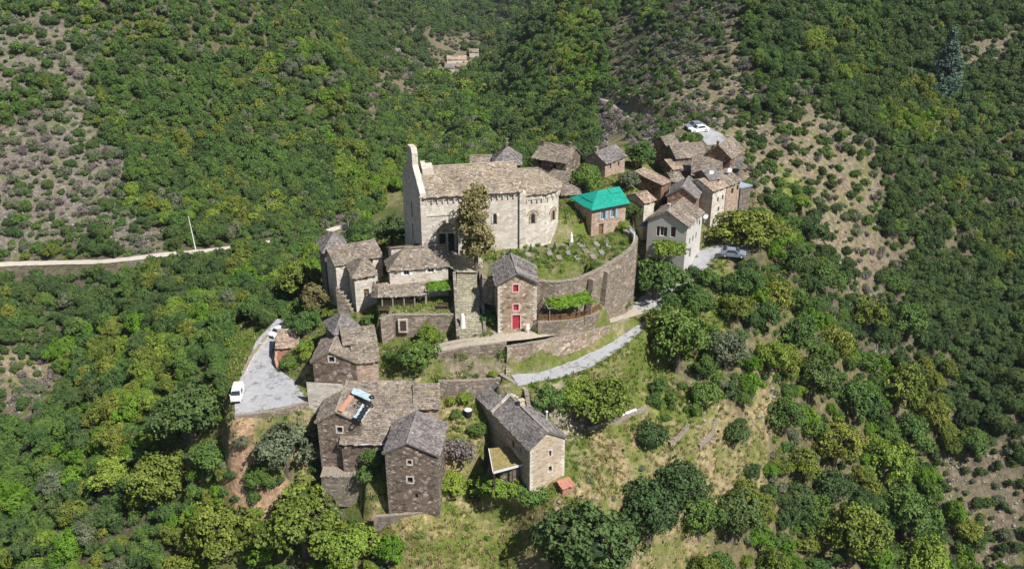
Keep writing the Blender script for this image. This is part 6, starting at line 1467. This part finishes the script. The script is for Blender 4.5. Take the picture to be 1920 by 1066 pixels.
for i in sorted(single):
    k = kind[i]; v = int(rs2.randint(0, sum(1 for q in CR if q[0] == k and q[1] == 'fine'))); nm, lk = LOOK[k]
    zn = zone(px[i], py[i]-R[i]*F/dep[i], y[i]); cat = 'bush' if isb[i] else 'tree'; szz = rs2.uniform(.8,1.35); rz = rs2.uniform(0,6.28)
    if (k, v) not in PR:
        r_ = root(nm, '', cat, (0,0,0)); a = bpy.data.objects.new('stem' if isb[i] else 'trunk', TRK[v % 3]); sc.collection.objects.link(a); a.parent = r_
        if isb[i]: a.scale = (.6,.6,.45)
        b = bpy.data.objects.new('foliage' if isb[i] else 'crown', CR[(k,'fine',v)]); sc.collection.objects.link(b); b.parent = r_; PR[(k,v)] = (r_, [a,b]); o = r_
    else: o = copy_thing(PR[(k,v)][0], PR[(k,v)][1], (0,0,0), 0, (1,1,1))
    o.location = (x[i], y[i], z[i]-.15); o.rotation_euler = (0,0,rz); o.scale = (R[i],R[i]*rs2.uniform(.85,1.1),R[i]*szz)
    o['category'] = cat; o['group'] = f'{lk}s {zn}'; SL.append((o, lk, px[i], py[i]-R[i]*F/dep[i]*.8))
LM = [('the white van',446,735),('the grey oak',540,820),('the tall pale pole',365,440),('the church bell wall',775,330),('the green tarpaulin roof',1120,370),
 ('the parked grey car',1374,470),('the tyre roof tower',645,800),('the nearest tower',770,900),('the long slate roof',980,770),('the red door house',968,570),
 ('the bend tree',1268,625),('the lone round bush',1317,735),('the huge bottom oak',1110,990),('the conical cedar',1765,130),('the top left corner',0,0),('the left picture edge',0,560),
 ('the bottom left corner',0,1066),('the bottom right corner',1920,1066),('the right picture edge',1920,620),('the car chestnut',1405,425),('the far parking area',1310,245),('the pyramid slate roof',648,605),
 ('the lower left yellow tree',215,880),('the gravel path',950,640),('the dead trees',1500,760),('the ravine chestnut',1650,860),('the hip roofed house',622,455),('the left track end',20,500)]
def way(dx, dy):
    a = math.degrees(math.atan2(-dy, dx)) % 360
    return ['right of','up right of','above','up left of','left of','down left of','below','down right of'][int((a+22.5)//45) % 8]
def spread_labels(items):
    B = {}
    for o, lk, px_, py_ in items:
        n_, lx, ly = min(LM, key=lambda q: (q[1]-px_)**2+(q[2]-py_)**2); B.setdefault((lk, n_, way(px_-lx, py_-ly)), []).append((math.hypot(px_-lx, py_-ly), o))
    for (lk, n_, wy), L_ in B.items():
        L_.sort(key=lambda q: q[0])
        for k, (d_, o) in enumerate(L_): o['label'] = f'{lk} {wy} {n_}' if len(L_) == 1 else f'{lk}, {"nearest" if k == 0 else ORD[k]+" nearest"} {wy} {n_}'
spread_labels(SL)
bo = sorted([o for o in sc.objects if o.name.startswith('boulder')], key=lambda o: proj(*o.location)[0])
for k, o in enumerate(bo): o['label'] = o['label'].replace('boulder number PLACE', f'boulder, {ORD[k]}')
def gn_stuff(name, X, Yv, Zv, RR, idx, srcs, szr=(.75,1.4), seed=3, squash=1.0):
    rs_ = np.random.RandomState(seed); n = len(X)
    col = bpy.data.collections.new(name+'_sources')
    for k, me_ in enumerate(srcs): o = bpy.data.objects.new(f'{k:02d}_{name}', me_); col.objects.link(o)
    me = bpy.data.meshes.new(name); me.vertices.add(n); me.vertices.foreach_set('co', np.stack([X,Yv,Zv],1).ravel())
    a = me.attributes.new('pick','INT','POINT'); a.data.foreach_set('value', np.array(idx, dtype=np.int32))
    a = me.attributes.new('turn','FLOAT_VECTOR','POINT'); t = np.zeros((n,3)); t[:,2] = rs_.uniform(0,6.28,n); t[:,0] = rs_.uniform(-.12,.12,n); a.data.foreach_set('vector', t.ravel())
    a = me.attributes.new('size','FLOAT_VECTOR','POINT'); s3 = np.stack([RR, RR*rs_.uniform(.75,1.2,n), RR*rs_.uniform(*szr,n)*squash],1); a.data.foreach_set('vector', s3.ravel())
    me.update(); o = bpy.data.objects.new(name, me); sc.collection.objects.link(o)
    ng = bpy.data.node_groups.new(name+'_scatter', 'GeometryNodeTree'); ng.interface.new_socket('Geometry', in_out='INPUT', socket_type='NodeSocketGeometry'); ng.interface.new_socket('Geometry', in_out='OUTPUT', socket_type='NodeSocketGeometry')
    gi = ng.nodes.new('NodeGroupInput'); go = ng.nodes.new('NodeGroupOutput'); ip = ng.nodes.new('GeometryNodeInstanceOnPoints'); ci = ng.nodes.new('GeometryNodeCollectionInfo')
    ci.inputs['Collection'].default_value = col; ci.inputs['Separate Children'].default_value = True; ci.inputs['Reset Children'].default_value = True
    def na(nm, ty): q = ng.nodes.new('GeometryNodeInputNamedAttribute'); q.data_type = ty; q.inputs[0].default_value = nm; return [s for s in q.outputs if s.enabled and s.name == 'Attribute'][0]
    L = ng.links.new; L(gi.outputs[0], ip.inputs['Points']); L(ci.outputs[0], ip.inputs['Instance']); ip.inputs['Pick Instance'].default_value = True
    L(na('pick','INT'), ip.inputs['Instance Index'])
    e = ng.nodes.new('FunctionNodeEulerToRotation'); L(na('turn','FLOAT_VECTOR'), e.inputs[0]); L(e.outputs[0], ip.inputs['Rotation'])
    L(na('size','FLOAT_VECTOR'), ip.inputs['Scale']); L(ip.outputs[0], go.inputs[0])
    md = o.modifiers.new('scatter','NODES'); md.node_group = ng; tag(o, kind='stuff'); return o
rest = np.array([i not in single for i in range(len(x))])
for name, mask, lb in (('woodland', rest & ~isb, 'dense mixed wood of dark oaks and chestnuts covering the hillsides'), ('scrub', rest & isb, 'grey green scrub dotted over the dry stony hillsides')):
    X, Y_, Z_, R_a, K, D_ = x[mask], y[mask], z[mask]-.15, R[mask], kind[mask], dep[mask]
    kinds = sorted(set(K)); srcs = []; base = {}
    for k in kinds:
        for lv in ('fine','coarse'):
            ms = [CR[q] for q in sorted(CR) if q[0] == k and q[1] == lv]; base[(k,lv)] = (len(srcs), len(ms)); srcs += ms
    idx = []
    for k, d_, r_ in zip(K, D_, R_a):
        b0, n0 = base[(k, 'fine' if r_*F/d_ > 15 else 'coarse')]; idx.append(b0+rs2.randint(0, n0))
    print(name, len(X)); o = gn_stuff(name, X, Y_, Z_, R_a, idx, srcs); tag(o, lb, None)
# loose stones on the open slopes
def rock(seed):
    r_ = random.Random(seed); b = MB(); b.lathe([(.5*r_.uniform(.6,1),-.3),(.6*r_.uniform(.8,1.1),.0),(.5*r_.uniform(.7,1),.3),(.2,.5)], n=6)
    b.v = [(v[0]*r_.uniform(.8,1.2)+.0, v[1]*r_.uniform(.8,1.2), v[2]*r_.uniform(.8,1.2)) for v in b.v]; return b.mesh('rock', M['rubble'] if seed % 2 else M['grave'])
RK = [rock(k) for k in range(5)]
n = 60000; Y_ = rs.uniform(95,330,n); X = rs.uniform(-1,1,n)*(Y_*.6+20); Z_ = Z(X, Y_); p_, q_, d_ = proj(X, Y_, Z_); cc = veg(p_, q_, X, Y_)
m = (np.isin(cc, [ord(k) for k in 'PSTB'])) & (p_ > -30)&(p_ < 1950)&(fbm(X/4,Y_/4,61)+rs.rand(n)*.3 > .58)
for L_ in (ROAD, TRACK, TRACK2, FARROAD):
    for a, b in zip(L_[:-1], L_[1:]): dd, _ = seg_d(X, Y_, a, b); m &= ~(dd < 2.6)
X, Y_, Z_ = X[m], Y_[m], Z_[m]; print('rocks', len(X)); o = gn_stuff('scree', X, Y_, Z_, rs.uniform(.2,.8,len(X))**1.6, rs.randint(0,5,len(X)), RK, (.5,1.1)); tag(o, 'loose pale stones strewn over the dry open slopes', None)
# grass tufts near the village
def tuft(seed, mat, n=26):
    r_ = np.random.RandomState(seed); b = MB()
    for k in range(n):
        a = r_.uniform(0,6.28); q = r_.uniform(0,.8); p0 = np.array([math.cos(a)*q, math.sin(a)*q, -.1]); l = r_.uniform(.3,.8); d = np.array([r_.uniform(-.5,.5), r_.uniform(-.5,.5), 1])*l; s_ = np.array([r_.uniform(-1,1), r_.uniform(-1,1), 0])*.12
        b.add([p0-s_, p0+s_, p0+d+s_*.3, p0+d-s_*.3], [(0,1,2,3)], r_.rand())
    return b.mesh('tuft', mat)
TF = [tuft(1,M['L_dry']),tuft(2,M['L_dry']),tuft(3,M['L_yellow']),tuft(4,M['L_green']),tuft(5,M['L_lush'])]
n = 60000; X = rs.uniform(-60,62,n); Y_ = rs.uniform(92,175,n); Z_ = Z(X, Y_); p_, q_, d_ = proj(X, Y_, Z_); cc = veg(p_, q_, X, Y_)
m = np.isin(cc, [ord(k) for k in 'go.LST']) & (p_ > 0)&(p_ < 1920)&(fbm(X/3,Y_/3,51)+rs.rand(n)*.3 > .55)
for fp in HOUSES: m &= ~inpoly(X, Y_, fp)
for L_, hw in ((ROAD,1.95),(PATH,.9),(FARROAD,2.4)):
    for a, b in zip(L_[:-1], L_[1:]): dd, _ = seg_d(X, Y_, a, b); m &= ~(dd < hw)
for i_, (P_, bl, _d) in enumerate(PADS):
    if i_ in (0,2): m &= ~inpoly(X, Y_, P_)
X, Y_, Z_, cc = X[m], Y_[m], Z_[m], cc[m]
g_ = np.isin(cc, [ord(k) for k in 'gL.'])
idx = np.where(g_, rs.choice([0,2,3,4], len(X)), rs.choice([0,0,1,1,2,3], len(X)))
print('grass', len(X)); o = gn_stuff('grass', X, Y_, Z_, rs.uniform(.25,.65,len(X)), idx, TF, (.6,1.2)); tag(o, 'dry and green grass tufts on the terraces', None)

# ------------------------------------------------------------------ the air
hz = MB(); gz = min(v.co.z for v in bpy.data.objects['ground'].data.vertices); gt = max(v.co.z for v in bpy.data.objects['ground'].data.vertices)
hz.box(-1040,1040,-40,1700,gz-1,max(gt+20,CH+40)); ho = hz.build('haze', M['white']); tag(ho, kind='stuff')
hm_ = bpy.data.materials.new('air'); hm_.use_nodes = True; t_ = hm_.node_tree; t_.nodes.remove(t_.nodes['Principled BSDF'])
pv = t_.nodes.new('ShaderNodeVolumePrincipled'); pv.inputs['Color'].default_value = (.80,.88,1,1); pv.inputs['Density'].default_value = .00008; pv.inputs['Anisotropy'].default_value = .2
t_.links.new(pv.outputs[0], t_.nodes['Material Output'].inputs['Volume']); ho.data.materials.clear(); ho.data.materials.append(hm_)
